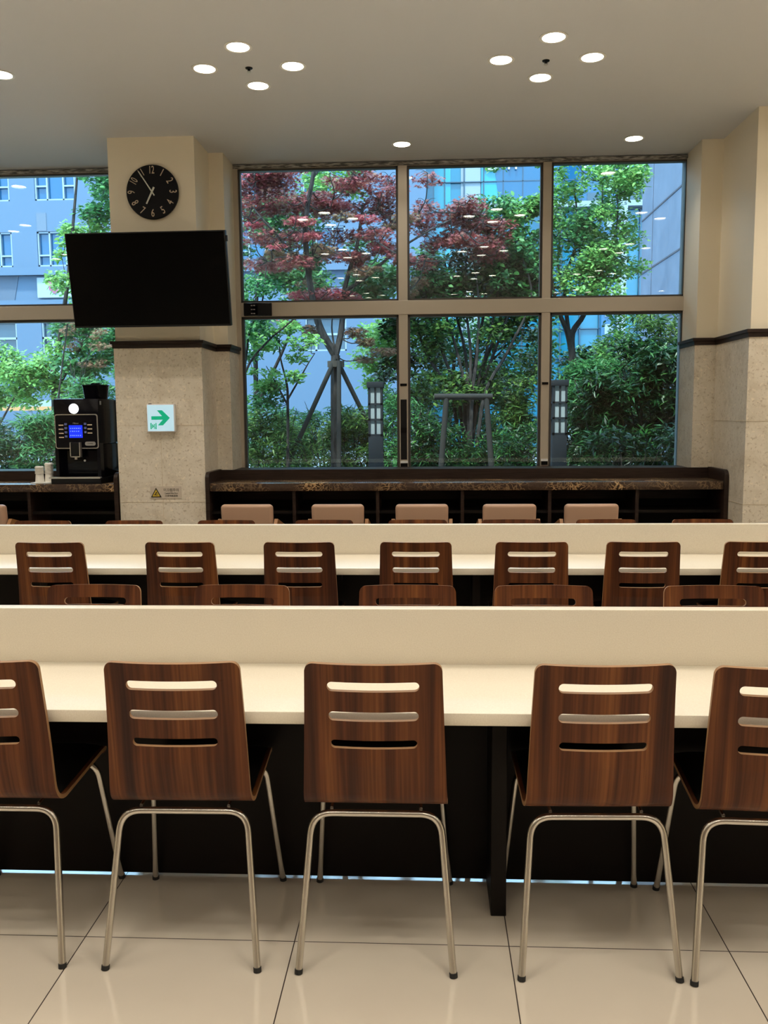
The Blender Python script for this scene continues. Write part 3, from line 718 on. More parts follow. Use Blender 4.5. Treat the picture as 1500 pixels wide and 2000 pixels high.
def limb(bm, pts, r0, r1, n=7, wob=0):
    P = [Vector(p) for p in pts]; out = []
    for i in range(len(P)-1):
        a = P[max(i-1,0)]; b = P[i]; c = P[i+1]; d = P[min(i+2, len(P)-1)]
        for k in range(4):
            t = k/4; out.append(.5*((2*b)+(c-a)*t+(2*a-5*b+4*c-d)*t*t+(3*b-a-3*c+d)*t**3))
    out.append(P[-1])
    if wob: out = [p+Vector((random.gauss(0,wob), random.gauss(0,wob), 0)) for p in out]
    tube(bm, out, [r0+(r1-r0)*i/(len(out)-1) for i in range(len(out))], n)
def plant(name, label, cat, limbs, leaves, group=None, base=None, twigs=None):
    """limbs: list of (points, r0, r1); leaves: list of (blobs, n, size, material, kind)"""
    base = base or limbs[0][0][0]
    t = thing(name, label, cat, base, 0, group)
    bm = bmesh.new()
    for p, a, b in limbs: limb(bm, p, a, b)
    if twigs:
        nodes = [Vector(q) for p, a, b in limbs for q in p[1:]]
        todo = [(Vector(b_[:3]), b_) for blobs, *_ in leaves for b_ in blobs]
        todo = [((min((q-c).length for q in nodes)), c, b_) for c, b_ in todo]; todo.sort(key=lambda e: e[0])
        for _, c, b_ in todo:
            nd = min(nodes, key=lambda q: (q-c).length+(.4 if q.z > c.z+.1 else 0)); limb(bm, [nd, nd.lerp(c,.5)+Vector((random.uniform(-.04,.04),0,-.05)), c], twigs, twigs*.45, 5); nodes.append(c)
            for k in range(3):
                e = c+Vector((random.uniform(-.7,.7)*b_[3], random.uniform(-.7,.7)*b_[4], random.uniform(-.3,.6)*b_[5])); limb(bm, [c, (c+e)/2+Vector((0,0,.02)), e], twigs*.45, twigs*.2, 4)
    o = fin('trunk', bm, bark, t, True); o.location = -Vector(base)
    for i, (blobs, n, sz, m, kind) in enumerate(leaves):
        leaf_mesh('foliage', blobs, n, sz, m, t, kind, seed=len(label)*13+i)
    return t
def bl(p, rx, ry, rz): return (p[0], p[1], p[2], rx, ry, rz)

def scat(n, x0, x1, y0, y1, Y0, Y1, r0, r1, seed, flat=.7):
    rs = random.Random(seed); out = []
    for k in range(n):
        Y = rs.uniform(Y0, Y1); X = Y*(rs.uniform(x0, x1)-835)/1699; Z = 1.47+Y*(815-rs.uniform(y0, y1))/1690; r = rs.uniform(r0, r1)
        out.append((X, Y, Z, r, r, r*flat))
    return out

# ---- red maple behind the left panes
F = (-1.103, 10.400, 2.168)
mp_l = [([(-1.125, 10.400, 0.736)[:2]+(-.15,), (-1.112, 10.400, 1.165), (-1.109, 10.400, 1.772), F], .068, .055),
 ([F, (-1.234, 10.350, 2.398), (-1.303, 10.350, 2.576), (-1.341, 10.300, 2.777), (-1.395, 10.300, 3.127), (-1.422, 10.300, 3.590), (-1.380, 10.250, 3.864), (-1.303, 10.200, 4.189), (-1.287, 10.200, 4.412)], .05, .02),
 ([F, (-1.051, 10.450, 2.375), (-1.022, 10.500, 2.618), (-1.006, 10.500, 2.886), (-0.940, 10.550, 3.160), (-0.849, 10.600, 3.463), (-0.797, 10.600, 3.757), (-0.776, 10.600, 3.933)], .042, .014),
 ([(-1.430, 10.300, 3.186), (-1.567, 10.200, 3.333), (-1.723, 10.100, 3.510), (-1.876, 10.000, 3.677), (-1.977, 10.000, 3.807)], .022, .008),
 ([(-0.999, 10.500, 2.916), (-0.767, 10.500, 3.060), (-0.553, 10.500, 3.233), (-0.353, 10.500, 3.388), (-0.040, 10.500, 3.575), (0.259, 10.500, 3.715)], .024, .008),
 ([(-1.373, 10.300, 3.040), (-1.357, 10.400, 3.318), (-1.360, 10.500, 3.571)], .014, .006),
 ([(-1.304, 10.200, 4.161), (-1.244, 10.300, 4.270), (-1.159, 10.400, 4.398)], .018, .008),
 ([(-0.796, 10.600, 3.816), (-0.613, 10.600, 3.871), (-0.461, 10.600, 3.914)], .012, .005),
 ([(-1.103, 10.400, 2.192), (-1.152, 10.500, 2.500), (-1.135, 10.600, 2.751)], .014, .006)]
red = [bl((-1.924, 10.000, 4.067), .32,.35,.13), bl((-1.987, 10.000, 3.847), .25,.4,.12), bl((-1.696, 10.200, 4.169), .24,.35,.11), bl((-1.627, 10.100, 3.891), .25,.4,.10), bl((-1.438, 10.200, 3.882), .2,.3,.08),
 bl((-1.822, 10.000, 3.509), .2,.35,.09), bl((-1.577, 10.100, 3.496), .16,.3,.08), bl((-1.168, 10.400, 3.866), .24,.35,.09), bl((-0.886, 10.600, 3.935), .22,.35,.10), bl((-0.576, 10.500, 3.963), .24,.35,.09), bl((-0.428, 10.500, 3.786), .2,.3,.10),
 bl((-1.063, 10.500, 3.595), .25,.35,.09), bl((-0.700, 10.500, 3.617), .25,.35,.08), bl((-1.187, 10.500, 3.392), .16,.3,.09), bl((-0.885, 10.500, 3.327), .18,.3,.08), bl((-0.461, 10.500, 3.437), .2,.3,.09), bl((-0.099, 10.500, 3.722), .25,.35,.13), bl((0.080, 10.500, 3.486), .2,.3,.1),
 bl((0.262, 10.600, 3.824), .2,.3,.12), bl((0.472, 10.600, 3.907), .25,.35,.11), bl((0.682, 10.600, 3.670), .25,.3,.12), bl((0.382, 10.600, 3.558), .25,.3,.12), bl((-0.041, 10.500, 3.254), .15,.3,.1), bl((0.624, 10.600, 3.377), .17,.3,.12), bl((-1.804, 10.000, 4.230), .3,.35,.08), bl((-0.007, 10.200, 4.171), .22,.3,.05), bl((-0.738, 10.300, 4.231), .22,.3,.06), bl((-0.446, 10.300, 4.168), .12,.3,.06)]
pink = [bl((-1.457, 10.200, 2.870), .22,.35,.06), bl((-1.172, 10.300, 2.891), .26,.35,.09), bl((-0.942, 10.400, 2.854), .15,.3,.09), bl((-1.902, 9.900, 4.150), .22,.3,.09), bl((-1.085, 10.200, 3.903), .2,.3,.05), bl((-0.278, 10.400, 3.299), .14,.25,.07), bl((-0.575, 10.400, 3.450), .18,.3,.06), bl((-0.847, 10.400, 3.222), .12,.25,.07), bl((-0.856, 10.300, 4.205), .12,.25,.04)]
rust = [bl((-1.419, 10.300, 2.485), .12,.3,.06), bl((-0.887, 10.400, 2.457), .17,.3,.06), bl((-0.767, 10.400, 2.337), .13,.3,.05), bl((-1.282, 10.300, 3.415), .12,.3,.07), bl((-1.611, 10.100, 3.270), .14,.3,.08), bl((-1.786, 10.100, 3.330), .12,.3,.07), bl((-0.567, 10.600, 2.230), .22,.3,.05), bl((-0.784, 10.600, 2.141), .16,.3,.04), bl((-0.223, 10.500, 2.933), .12,.3,.06), bl((-1.688, 10.300, 2.577), .13,.3,.04), bl((-0.102, 10.500, 3.049), .13,.3,.07)]
red += scat(30, 462, 790, 335, 530, 9.8, 10.8, .16, .30, 101, .3)+scat(16, 800, 985, 390, 540, 10.2, 10.9, .14, .24, 102, .5)
pink += scat(8, 470, 780, 330, 520, 9.7, 10.3, .12, .2, 103, .25)
rust += scat(9, 465, 830, 420, 560, 9.8, 10.4, .12, .2, 104, .3)
plant('red_maple_tree', 'red leaved maple tree with a forked trunk outside the left panes', 'tree', mp_l, [(red, 17000, .068, lf_red, 'maple'), (pink, 4200, .066, lf_pink, 'maple'), (rust, 3600, .064, lf_rust, 'maple')], twigs=.009)
# stake support of the maple
t = thing('tree_stake_support', 'timber pole tripod propping the red maple', 'tree support', (-1.092, 10.100, 0.757)[:2]+(-.15,))
def pole(nm, a, b, r, par, m=pole_m):
    o_ = Vector(par.location); bm = bmesh.new(); tube(bm, [Vector(a)-o_, Vector(b)-o_], r, 10); return fin(nm, bm, m, par, True)
bp = (-2.138, 10.000, 0.799); pole('prop_pole', (-1.093, 10.300, 2.126), (bp[0],bp[1],-.15), .028, t)
p2 = (-1.104, 10.400, 2.132); pole('prop_pole', (p2[0],p2[1]+.1,p2[2]), (p2[0]+1.05, p2[1]+.9, -.15), .028, t)
p3 = (-1.049, 10.280, 2.095); pole('prop_pole', p3, (-1.041, 9.900, 0.771)[:2]+(-.15,), .026, t)
bm = bmesh.new(); o_ = Vector(t.location); a = Vector((-1.095, 10.360, 2.058))-o_; tube(bm, [a+Vector((0,0,-.03)), a+Vector((0,0,.04))], .10, 14); fin('binding', bm, mat('jute_binding', (.035,.025,.018), .9), t, True)

# ---- second support frame with multi-stem shrub tree
t = thing('shrub_support_frame', 'timber frame with a level top bar among the multi stemmed trees', 'tree support', (0.402, 9.500, 0.792)[:2]+(-.15,))
pole('top_bar', (0.057, 9.400, 1.651), (0.678, 9.400, 1.645), .034, t); pole('prop_pole', (0.189, 9.400, 1.650), (0.044, 9.200, 0.842)[:2]+(-.15,), .03, t); pole('prop_pole', (0.613, 9.400, 1.640), (0.738, 9.200, 0.839)[:2]+(-.15,), .03, t)
lm = []; rs = random.Random(5)
b0 = (0.478, 11.000, 0.685)[:2]
for i, (x1, x2) in enumerate(((830,800), (862,830), (890,862), (905,880), (915,905), (928,930), (945,965), (960,995), (985,1030))):
    s_ = (b0[0]+rs.uniform(-.12,.12), 11+rs.uniform(-.2,.2), -.15)
    def at_(x, y, Y): X = Y*(x-835)/1699-.0; return (X*1.0, Y, 1.47+Y*(815-y)/1690)
    lm.append(([s_, at_(912+(x1-912)*.35, 800, s_[1]), at_(x1, 700, s_[1]+.1), at_(x2, 600, s_[1]+.15), at_(x2+rs.uniform(-20,20), 520, s_[1]+.2)], .03, .008))
plant('multi_stem_tree', 'multi stemmed green tree filling the middle lower pane', 'tree', lm, [(scat(60, 795, 1055, 610, 790, 10.8, 12.2, .14, .26, 4), 9500, .062, lf_olive, 'oval'), (scat(24, 800, 1055, 520, 660, 10.9, 11.8, .14, .24, 5), 4200, .065, lf_green, 'oval')], twigs=.007)
plant('broadleaf_shrub', 'dark leafy evergreen crown just above the rail between the maple and the right pane', 'tree',
 [([(.45,11.6,-.15), (.5,11.5,1.2), (.62,11.4,2.3), (.8,11.4,3.1)], .04, .012), ([(.5,11.5,1.2), (.75,11.5,2.2), (1.15,11.5,3.0), (1.2,11.5,3.6)], .03, .01)],
 [(scat(30, 800, 1050, 520, 600, 11.0, 11.9, .15, .25, 6), 5200, .085, lf_dark, 'oval'), (scat(16, 930, 1050, 420, 540, 11.0, 11.9, .14, .26, 7), 3000, .07, lf_green, 'oval'), (scat(6, 990, 1045, 420, 480, 11.2, 11.9, .12, .22, 8), 900, .07, lf_lime, 'oval')], twigs=.007)
plant('broadleaf_shrub', 'dark leafy shrub right under the middle of the maple beside the left mullion', 'shrub',
 [([(-.2,11.9,-.15), (-.3,11.9,1.2), (-.45,11.8,2.2)], .035, .012)],
 [(scat(14, 700, 780, 545, 600, 11.2, 12, .14, .24, 9), 1900, .08, lf_green, 'oval'), (scat(7, 750, 800, 620, 760, 11, 12, .14, .22, 10), 1100, .08, lf_dark, 'oval')], twigs=.007)

# ---- bright green tree behind the right pane
T0 = (1.854, 11.500, 2.166)
plant('bright_green_tree', 'tall bright green tree with a forked trunk behind the right panes', 'tree',
 [([(T0[0]+.02,11.5,-.15), (1.943, 11.500, 1.509), (1.884, 11.500, 1.904), T0], .075, .06),
  ([T0, (1.784, 11.500, 2.492), (1.675, 11.500, 2.753), (1.579, 11.400, 3.062), (1.548, 11.400, 3.443)], .04, .014), ([T0, (1.849, 11.500, 2.492), (1.989, 11.500, 2.716), (2.049, 11.500, 3.005), (2.174, 11.500, 3.226), (2.363, 11.500, 3.446)], .045, .012),
  ([(1.811, 11.500, 2.427), (1.775, 11.600, 2.828), (1.762, 11.600, 3.217), (1.875, 11.600, 3.536), (1.908, 11.600, 3.918), (1.849, 11.600, 4.363)], .03, .008), ([(1.766, 11.600, 2.990), (1.654, 11.500, 3.331), (1.666, 11.400, 3.755)], .018, .006), ([(2.018, 11.500, 2.877), (2.217, 11.400, 3.305), (2.366, 11.400, 3.804), (2.359, 11.400, 4.177)], .018, .006)],
 [(scat(58, 1070, 1225, 320, 590, 11.0, 12.2, .14, .25, 11), 11000, .058, lf_lime, 'oval'), (scat(22, 1070, 1180, 420, 640, 11.2, 12.3, .14, .25, 12), 3200, .06, lf_green, 'oval'), (scat(9, 1040, 1080, 400, 560, 11.2, 12, .12, .2, 13), 1100, .06, lf_lime, 'oval'), (scat(8, 1150, 1215, 600, 720, 11.2, 12, .12, .2, 14), 900, .06, lf_lime, 'oval'), (scat(7, 960, 1060, 318, 360, 11.2, 12, .10, .2, 15), 700, .06, lf_lime, 'oval')], twigs=.006)
# ---- green tree behind maple, left
plant('green_garden_tree', 'green tree behind the red maple at the left window edge', 'tree',
 [([(-2.55,12.6,-.15), (-2.5,12.6,1.6), (-2.45,12.6,3.2), (-2.1,12.6,4.3)], .05, .015), ([(-2.5,12.6,1.6), (-2.0,12.6,2.6), (-1.7,12.7,3.6)], .03, .01)],
 [(scat(50, 460, 640, 400, 610, 12.0, 13.2, .16, .3, 16), 9000, .07, lf_green, 'oval'), (scat(12, 600, 720, 325, 400, 12.3, 13.2, .16, .3, 17), 2300, .07, lf_lime, 'oval'), (scat(10, 680, 770, 500, 590, 12.3, 13.2, .14, .26, 18), 1500, .07, lf_green, 'oval')], twigs=.008)
plant('small_sapling', 'small airy sapling with thin branches in the lower left pane', 'tree',
 [([(-1.62,9.6,-.15), (-1.567, 9.600, 0.966), (-1.554, 9.600, 1.586), (-1.560, 9.600, 1.810), (-1.622, 9.600, 2.089), (-1.634, 9.600, 2.310)], .022, .006), ([(-1.559, 9.600, 1.586), (-1.674, 9.600, 1.811), (-1.783, 9.600, 2.007)], .012, .004), ([(-1.552, 9.600, 1.642), (-1.417, 9.600, 1.864), (-1.318, 9.600, 2.030), (-1.243, 9.600, 2.139)], .012, .004)],
 [(scat(20, 478, 610, 640, 770, 9.3, 10.0, .10, .2, 19, .4), 1700, .052, lf_lime, 'oval'), (scat(14, 470, 560, 630, 800, 9.5, 10.4, .12, .2, 20, .5), 1500, .055, lf_green, 'oval')], twigs=.005)
plant('arching_branch_tree', 'slender tree with long slanting bare stems at the left window jamb', 'tree',
 [([(-2.35,9.2,-.15), (-2.25,9.2,.9), (-1.951, 9.200, 1.881), (-1.703, 9.200, 2.224), (-1.438, 9.200, 2.442), (-1.262, 9.200, 2.638)], .018, .006), ([(-2.4,9.25,-.15), (-1.973, 9.250, 1.856), (-1.879, 9.200, 2.332), (-1.736, 9.200, 2.645), (-1.684, 9.200, 3.010)], .016, .006)],
 [(scat(8, 470, 520, 560, 660, 9.0, 9.6, .1, .16, 21), 700, .055, lf_green, 'oval')])

# ---- low shrubs along the garden, all panes
def shrub(label, x0, x1, y0, Y, n, leaf, size, seed, kind='lance', nm='garden_shrub', nb=26, stems=12, ytop=None):
    rs = random.Random(seed); lim = []; X0 = Y*(x0-835)/1699; X1 = Y*(x1-835)/1699; zt = 1.47+Y*(815-y0)/1690
    for k in range(stems):
        xa = rs.uniform(X0, X1)*.9+.1*(X0+X1)/2; ya = Y+rs.uniform(-.2,.3); h_ = zt*rs.uniform(.75, 1.0)
        lim.append(([(xa, ya, -.15), (xa+rs.uniform(-.1,.1), ya, h_*.5), (xa+rs.uniform(-.25,.25), ya+rs.uniform(-.15,.15), h_)], .009, .003))
    bls = []
    for k in range(nb):
        r = rs.uniform(.12,.22); bls.append((rs.uniform(X0, X1), Y+rs.uniform(-.3,.4), rs.uniform(.45, 1)*(zt-.1), r, r, r*.8))
    lv = [(bls, int(n*2.1), size, leaf, kind)]
    return plant(nm, label, 'shrub', lim, lv, group='garden shrubs under the windows')
SH = [
 ('yellow green shrub at the foot of the left window jamb', 470, 560, 800, 9.9, 1500, lf_olive, .085, 31),
 ('low olive shrub behind the leaning maple prop', 545, 650, 815, 10.9, 1700, lf_olive, .085, 32),
 ('low fine leaved shrub between maple trunk and stone lantern', 660, 722, 800, 10.9, 1500, lf_olive, .09, 33),
 ('dark shrub right of the left garden lantern', 745, 800, 770, 10.6, 1500, lf_green, .09, 34),
 ('dark shrub at the bottom left of the middle lower pane', 795, 870, 795, 10.4, 1700, lf_dark, .095, 35),
 ('dense green shrub under the timber frame bar', 860, 960, 820, 10.6, 1900, lf_dark, .09, 36),
 ('bright shrub right of the timber frame', 955, 1035, 770, 11.2, 2000, lf_olive, .095, 37),
 ('low dark shrub left of the right mullion', 980, 1055, 830, 10.2, 1500, lf_dark, .09, 38),
 ('dark shrub beside the right garden lantern', 1095, 1150, 790, 10.4, 1700, lf_dark, .095, 39),
 ('dense dark shrub in the middle of the right lower pane', 1140, 1235, 735, 9.6, 3600, lf_dark, .10, 40),
 ('tall bamboo like shrub at the right window edge', 1225, 1330, 665, 9.5, 3900, lf_dark, .11, 41),
 ('large dark shrub behind the right lower pane', 1090, 1240, 700, 10.8, 3600, lf_green, .10, 42),
 ('airy upper shoots of shrub before the stone wall', 1235, 1310, 610, 10.0, 900, lf_olive, .11, 43),
 ('shaded shrub at the bottom right corner of the window', 1150, 1325, 840, 8.9, 2600, lf_dark, .09, 44),
 ('green shrub behind the maple trunk', 600, 760, 770, 11.6, 2300, lf_green, .09, 45),
 ('green shrub behind the slender sapling', 470, 600, 790, 11.4, 2300, lf_green, .09, 46),
 ('deep green shrub behind the timber frame', 800, 1000, 760, 12.2, 3000, lf_green, .09, 47)]
for s_ in SH: shrub(*s_)

# ---- planting behind the left window
plant('garden_tree_left', 'green tree partly hidden by the television, behind the left window', 'tree',
 [([(-5.0,11.5,-.15), (-5.0,11.5,1.8), (-4.75,11.5,3.2), (-4.55,11.5,4.6)], .05, .014), ([(-5.0,11.5,1.8), (-4.5,11.5,2.6), (-4.3,11.5,3.2)], .03, .01)],
 [(scat(12, 165, 230, 335, 430, 11.2, 12, .14, .26, 51), 1900, .07, lf_green, 'oval'), (scat(18, 120, 235, 440, 610, 11.2, 12, .14, .25, 52), 3000, .07, lf_lime, 'oval'), (scat(26, 120, 240, 620, 760, 10.8, 12, .14, .24, 53), 3800, .075, lf_green, 'oval')], twigs=.007)
plant('rust_leaved_sapling', 'small rust leaved maple under the television behind the left window', 'tree',
 [([(-4.7,10.6,-.15), (-4.6,10.6,1.4), (-4.4,10.6,2.6)], .02, .007)], [(scat(9, 110, 175, 620, 720, 10.3, 10.9, .1, .18, 54, .4), 700, .055, lf_rust, 'maple')], twigs=.005)
plant('lime_garden_tree', 'bright lime green tree in the lower left window', 'tree',
 [([(-6.0,11.6,-.15), (-6.0,11.6,1.1), (-6.05,11.6,2.2)], .045, .014), ([(-6.0,11.6,1.1), (-5.5,11.6,1.9)], .02, .008)],
 [(scat(30, -30, 115, 665, 790, 11.2, 12.2, .14, .27, 55), 5600, .06, lf_lime, 'oval')], twigs=.007)
for s_ in (('dark hedge shrub behind the paper cups', 40, 120, 790, 9.8, 2400, lf_green, .085, 61), ('hedge shrub at the left edge of the left window', -40, 60, 815, 9.8, 2200, lf_dark, .085, 62), ('tall shrub behind the coffee machine', 105, 235, 700, 10.2, 4200, lf_green, .085, 63)): shrub(*s_)

plant('background_tree', 'deep green background tree behind the middle lower pane', 'tree', [([(.3,14.6,-.15), (.35,14.6,1.6), (.5,14.6,3.0)], .06, .02), ([(.35,14.6,1.6), (1.3,14.6,2.6)], .03, .01)],
 [(scat(44, 790, 1060, 600, 800, 14.0, 15.2, .22, .38, 71), 7000, .09, lf_green, 'oval')], group='background trees beyond the garden', twigs=.01)
plant('background_tree', 'deep green background tree behind the right lower pane', 'tree', [([(3.1,14.6,-.15), (3.1,14.6,1.2), (3.0,14.6,2.2)], .05, .02), ([(3.1,14.6,1.2), (3.7,14.6,2.0)], .03, .01)],
 [(scat(34, 1090, 1330, 700, 860, 14.0, 15.0, .22, .36, 72), 5600, .09, lf_dark, 'oval')], group='background trees beyond the garden', twigs=.01)
plant('background_tree', 'pale green background tree between the maple trunk and left mullion', 'tree', [([(-1.0,14.6,-.15), (-1.0,14.6,1.3), (-.8,14.6,2.4)], .05, .02)],
 [(scat(16, 700, 785, 640, 790, 14.0, 15.0, .2, .34, 73), 2800, .085, lf_lime, 'oval')], group='background trees beyond the garden', twigs=.01)

# ---- garden lanterns
stone_l = mat('dark_granite', (.02,.022,.026), .8, spec=.1); lpane = mat('frosted_lantern_pane', (0.298,0.326,0.346), .4)
def lantern(label, x, Y, w):
    t = thing('garden_lantern', label, 'lantern', (x, Y, -.15), group='garden lanterns'); zt = 1.955
    obox('post', -w/2, w/2, -w/2, w/2, 0, zt-.56, stone_l, t, .004)
    obox('cap', -w/2-.012, w/2+.012, -w/2-.012, w/2+.012, zt-.06, zt+.0, stone_l, t, .004)
    obox('light_box', -w/2+.018, w/2-.018, -w/2+.018, w/2-.018, zt-.56, zt-.06, lpane, t)
    bm = bmesh.new()
    for a in (-1, 1):
        for b in (-1, 1): box(bm, a*(w/2-.011)-.011, a*(w/2-.011)+.011, b*(w/2-.011)-.011, b*(w/2-.011)+.011, zt-.57, zt-.05)
    for b in (-1, 1): box(bm, -.009, .009, b*(w/2-.012)-.008, b*(w/2-.012)+.008, zt-.56, zt-.05); box(bm, b*(w/2-.012)-.008, b*(w/2-.012)+.008, -.009, .009, zt-.56, zt-.05)
    for z in (zt-.56, zt-.40, zt-.24): box(bm, -w/2, w/2, -w/2, w/2, z, z+.02)
    fin('lattice', bm, stone_l, t)
lantern('stone garden lantern with lattice panes between maple and left mullion', -.555, 9.15, .15)
lantern('stone garden lantern with lattice panes just right of the right mullion', 1.345, 9.15, .15)

# ================================================================== buildings
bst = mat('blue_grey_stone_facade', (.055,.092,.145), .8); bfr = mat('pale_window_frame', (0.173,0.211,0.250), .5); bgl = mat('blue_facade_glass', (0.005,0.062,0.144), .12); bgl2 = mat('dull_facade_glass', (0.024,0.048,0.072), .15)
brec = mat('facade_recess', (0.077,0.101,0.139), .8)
Yb = 40.0; p_ = 3.06
t = thing('stone_office_building', 'blue grey stone office building across the street behind the left window', 'building', (-8, Yb, -.2))
cols = [-23.0+3.06*k for k in range(1, 8)]
cols = [-16.863+3.06*k for k in (-2,-1,0,1,2,3,4)]
rows = [(11.250, 2.0, 'up'), (8.329, 1.55, 'up'), (11.250+3.1, 1.6, 'up'), (4.358, 1.5, 'low')]
holes = []
for cx in cols:
    for z, h_, k_ in rows: holes.append((cx-.98, cx+.90, z, z+h_))
bm = bmesh.new(); o8 = Vector((-8, Yb, -.2))
box(bm, -30+8, -.1+8, .35, 1.8, 0, 17)
# wall grid between openings
xsb = sorted({-30.0, -.1} | {v for h_ in holes for v in h_[:2]}); zs = sorted({-.2, 16.8} | {v for h_ in holes for v in h_[2:]})
for i in range(len(xsb)-1):
    run = None
    for j in range(len(zs)-1):
        cxm, czm = (xsb[i]+xsb[i+1])/2, (zs[j]+zs[j+1])/2
        if any(a < cxm < b and c < czm < d for a, b, c, d in holes): continue
        box(bm, xsb[i]+8, xsb[i+1]+8, 0, .4, zs[j]+.2, zs[j+1]+.2)
z0 = 8.105
box(bm, -22, 7.9, -.35, .1, z0+.0, z0+.35); box(bm, -22, 7.9, -.15, .1, 6.517+.1, 6.517+.5)
fin('facade_wall', bm, bst, t)
bm = bmesh.new()
for cx in cols:
    for z in (rows[0][0], rows[1][0]): box(bm, cx-.95+8, cx-.5+8, -.02, .01, z-1.35+.2, z-.55+.2)
fin('facade_recess_panels', bm, brec, t)
for a, b, c, d in holes:
    lo_ = d-c < 1.52; w = bmesh.new(); f = .07
    for q in ((a,b,c,c+f), (a,b,d-f,d), (a,a+f,c,d), (b-f,b,c,d)): box(w, q[0]+8, q[1]+8, .05, .2, q[2]+.2, q[3]+.2)
    if lo_: 
        box(w, (a+b)/2-.5+8, (a+b)/2-.4+8, .05, .2, c+.2, d+.2); box(w, a+8, b+8, .05, .2, (c+d)/2+.15, (c+d)/2+.25)
    else:
        for q in (.30,.70): box(w, a+(b-a)*q-.035+8, a+(b-a)*q+.035+8, .05, .2, c+.2, d+.2)
        box(w, a+8, a+(b-a)*.3+8, .06, .2, c+.2+(d-c)*.3, c+.2+(d-c)*.3+.07); box(w, a+(b-a)*.7+8, b+8, .06, .2, c+.2+(d-c)*.3, c+.2+(d-c)*.3+.07)
    wf = fin('window', w, bfr, t); obox('pane', a+8, b+8, .2, .24, c+.2, d+.2, bgl2 if lo_ else bgl, wf)
# dark archway at far left
bm = bmesh.new(); ax0, ax1, az0, az1 = -20.719, -18.784, 6.571, 7.907
prism(bm, [(ax0+8,az0+.2), (ax1-.3+8,az0+.2), (ax1+8,az1+.2), (ax0+8,az1+.2)], -.03, .0); fin('canopy_recess', bm, mat('canopy_grey_panel', (0.048,0.067,0.101), .7), t)
# signs
t = thing('shop_sign', 'white sign board with a red shield emblem on the stone office building', 'sign', (-17.098, Yb-.06, 6.908), group='sign boards across the street')
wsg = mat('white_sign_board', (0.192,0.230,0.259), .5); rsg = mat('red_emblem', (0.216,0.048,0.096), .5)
obox('board', -.78, .80, -.10, 0, 0, .90, wsg, t)
bm = bmesh.new(); prism(bm, [(-.30,.72), (0,.80), (.30,.72), (.27,.36), (0,.14), (-.27,.36)], -.13, -.10); em = fin('shield_emblem', bm, rsg, t)
em.location = (.05,0,0); text_mesh('emblem_lettering', 'B', .50, wsg, em, (0,-.14,.5), ext=.01)
t = thing('shop_sign', 'smaller round ended white sign with red emblem seen above the coffee machine', 'sign', (-16.435, 38, 3.100), group='sign boards across the street')
obox('board', -.3, .36, -.08, 0, 0, .75, wsg, t); bm = bmesh.new(); prism(bm, [(-.14,.44), (0,.52), (.16,.44), (.14,.28), (0,.2), (-.12,.28)], -.11, -.08); fin('shield_emblem', bm, rsg, t)
obox('bracket_post', -.04, .04, .0, .08, -3.15, .3, bfr, t)
t = thing('street_barrier', 'long white and orange street barrier seen through the lower left window', 'barrier', (-16, 30, -.2))
obox('white_band', -6, 3.5, 0, .1, 1.845+.2, 2.058+.2, wsg, t); obox('orange_band', -6, 3.5, .0, .09, 1.703+.2, 1.845+.2, mat('orange_band_paint', (0.360,0.173,0.058), .6), t)
for x in (-5.5,-3,-.5,2,3.4): obox('post', x-.05, x+.05, .1, .2, 0, 2.023+.2, bfr, t)
t = thing('street_van', 'pale blue vehicle glimpsed through the shrubs in the lower left window', 'van', (-15.2, 26, -.2))
vb = mat('pale_blue_paint', (0.168,0.264,0.312), .35)
bm = bmesh.new(); prism(bm, [(-2.2,.35), (2.2,.35), (2.2,.95), (1.6,1.05), (1.0,1.65), (-2.1,1.7), (-2.2,1.5)], -.8, .8); bmesh.ops.bevel(bm, geom=bm.edges[:], offset=.05, segments=2, affect='EDGES'); fin('body', bm, vb, t, True)
bm = bmesh.new(); prism(bm, [(-2.0,1.1), (1.42,1.1), (.95,1.55), (-2.0,1.58)], -.815, -.79); fin('side_window', bm, bgl2, t)
for x in (-1.4, 1.4):
    bm = bmesh.new(); lathe(bm, [(0,-.1), (.33,-.1), (.35,-.06), (.35,.1), (0,.1)], n=24); w = fin('wheel', bm, rubber, t, True); w.rotation_euler = (PI/2,0,0); w.location = (x, -.74, .35)

# turquoise glass building
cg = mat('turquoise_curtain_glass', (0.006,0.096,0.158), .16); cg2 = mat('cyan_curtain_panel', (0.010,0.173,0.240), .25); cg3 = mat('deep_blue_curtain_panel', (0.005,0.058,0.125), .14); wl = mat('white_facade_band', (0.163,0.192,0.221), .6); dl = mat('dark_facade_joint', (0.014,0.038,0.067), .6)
Yc = 42.0
t = thing('glass_office_building', 'turquoise glass office building behind the middle and right panes', 'building', (6, Yc, -.2))
X0, X1 = 0.037-.2, 12.5
obox('curtain_wall', X0-6, X1-6, 0, 8, 0, 19, cg, t)
obox('cyan_panel', 0.275-6, 1.037-6, -.06, .0, 5, 19, cg2, t); obox('pale_panel', 1.513-6, 2.415-6, -.06, .0, 5, 19, wl, t); obox('cyan_panel', 2.463-6, 3.221-6, -.08, .0, 5, 19, cg2, t)
bm = bmesh.new(); z0 = 11.039+.2; z1 = 12.690+1.6
prism(bm, [(3.211-6, z1+2), (3.046-6, z1-1.2), (3.218-6, z0+.6), (3.363-6, z0+.1), (9.283-6, z0+.1), (9.283-6, z1+2)], -.12, -.0); fin('curved_blue_bay', bm, cg3, t)
obox('white_ledge', 2.463-6, X1-6, -.5, .1, 10.832+.2, 11.085+.2, wl, t)
bm = bmesh.new()
for k in range(0, 24): box(bm, X0-6+k*.9, X0-6+k*.9+.045, -.14, .02, 2, 19)
for k in range(0, 14): box(bm, X0-6, X1-6, -.14, .02, 1.5+k*1.35, 1.54+k*1.35)
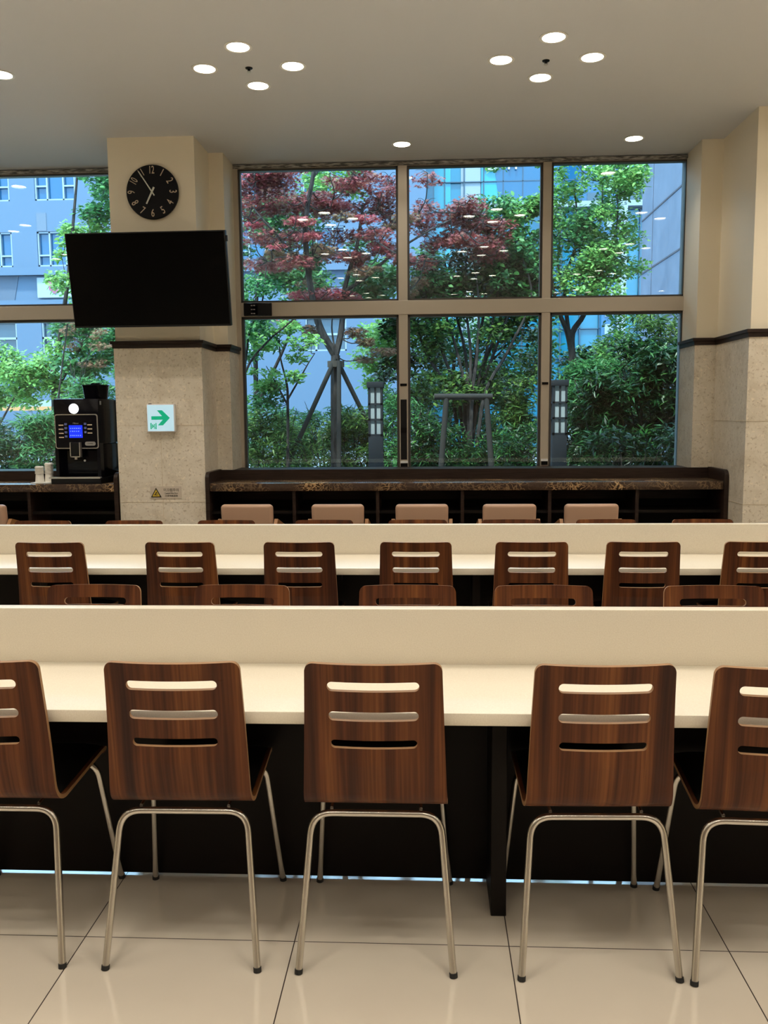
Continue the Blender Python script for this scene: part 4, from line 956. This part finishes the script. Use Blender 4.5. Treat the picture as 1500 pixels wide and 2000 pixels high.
fin('mullion_grid', bm, dl, t)
bm = bmesh.new()
for k in range(5): box(bm, 7.311-6+k*.62, 7.311-6+k*.62+.5, -.16, .0, 11.169+.2, 11.512+.2)
fin('window_strip', bm, bgl2, t)
obox('low_white_wing', 6.360-6, X1-6, -.9, .0, 0, 3.009+.2, wl, t)
for nm, s_, px, py, sz in (('lettering', '유', 999, 322, 1.05), ('lettering', '이', 1150, 321, 1.2)):
    text_mesh(nm, s_, sz, mat('white_sign_letter', (0.360,0.408,0.432), .4) if nm+s_ == 'lettering유' else bpy.data.materials['white_sign_letter'], t, (3.869-6 if px == 999 else 7.381-6, -.22, (13.009 if px == 999 else 12.793)+.2), ext=.05)
for px_ in (0, 1):
    bm = bmesh.new(); lathe(bm, [(.32,0), (.45,0), (.45,.08), (.32,.08), (.32,0)], n=28); o = fin('round_emblem', bm, bpy.data.materials['white_sign_letter'], t); o.rotation_euler = (PI/2,0,0)
    o.location = (2.927-6, -.16, 13.030+.2) if px_ == 0 else (8.314-6, -.16, 12.726+.2)
# white vertical stair strip in front of the glass building
t = thing('stair_tower', 'narrow white tower with dark slot windows at the edge of the stone wall', 'tower', (7.699, 36, -.2))
obox('white_fin', -.17, .17, -.1, .4, 0, 16, wl, t); obox('glazed_side', -.75, -.17, .1, .5, 0, 16, bgl, t)
bm = bmesh.new()
for k in range(22): box(bm, -.62, -.30, .05, .12, .6+k*.7, 1.0+k*.7)
fin('slot_windows', bm, bfr, t)
# pinkish stone building at right, its long side running away from the window
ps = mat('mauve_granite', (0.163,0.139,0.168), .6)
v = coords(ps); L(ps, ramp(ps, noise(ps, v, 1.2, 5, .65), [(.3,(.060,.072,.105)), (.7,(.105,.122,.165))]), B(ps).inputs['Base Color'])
pj = mat('granite_joint', (0.024,0.022,0.034), .8)
t = thing('granite_building', 'mauve granite building at the right with long receding joint lines', 'building', (4.93, 21, -.2))
obox('granite_wall', 0, 4, -13, 0, 0, 14, ps, t)
bm = bmesh.new()
for k in range(-1, 8):
    z = 5.844+.2-1.2*3+1.2*k
    if z > 0: box(bm, -.012, .01, -13, 0, z-.018, z+.018)
for k in range(1, 6): box(bm, -.006, .01, -13+2.4*k, -13+2.4*k+.012, 0, 14)
fin('wall_joints', bm, pj, t)

t = thing('street_awning', 'small bright blue awning glimpsed through leaves of the middle lower pane', 'awning', (1.75, 26, -.2))
bm = bmesh.new(); prism(bm, [(-.28,2.55), (.30,2.45), (.16,2.95), (-.20,3.0)], -.5, .4); fin('canopy', bm, mat('bright_blue_canvas', (.0,.10,.42), .6), t)
for x in (-.2, .2): obox('post', x-.02, x+.02, -.02, .02, 0, 2.5, bfr, t)
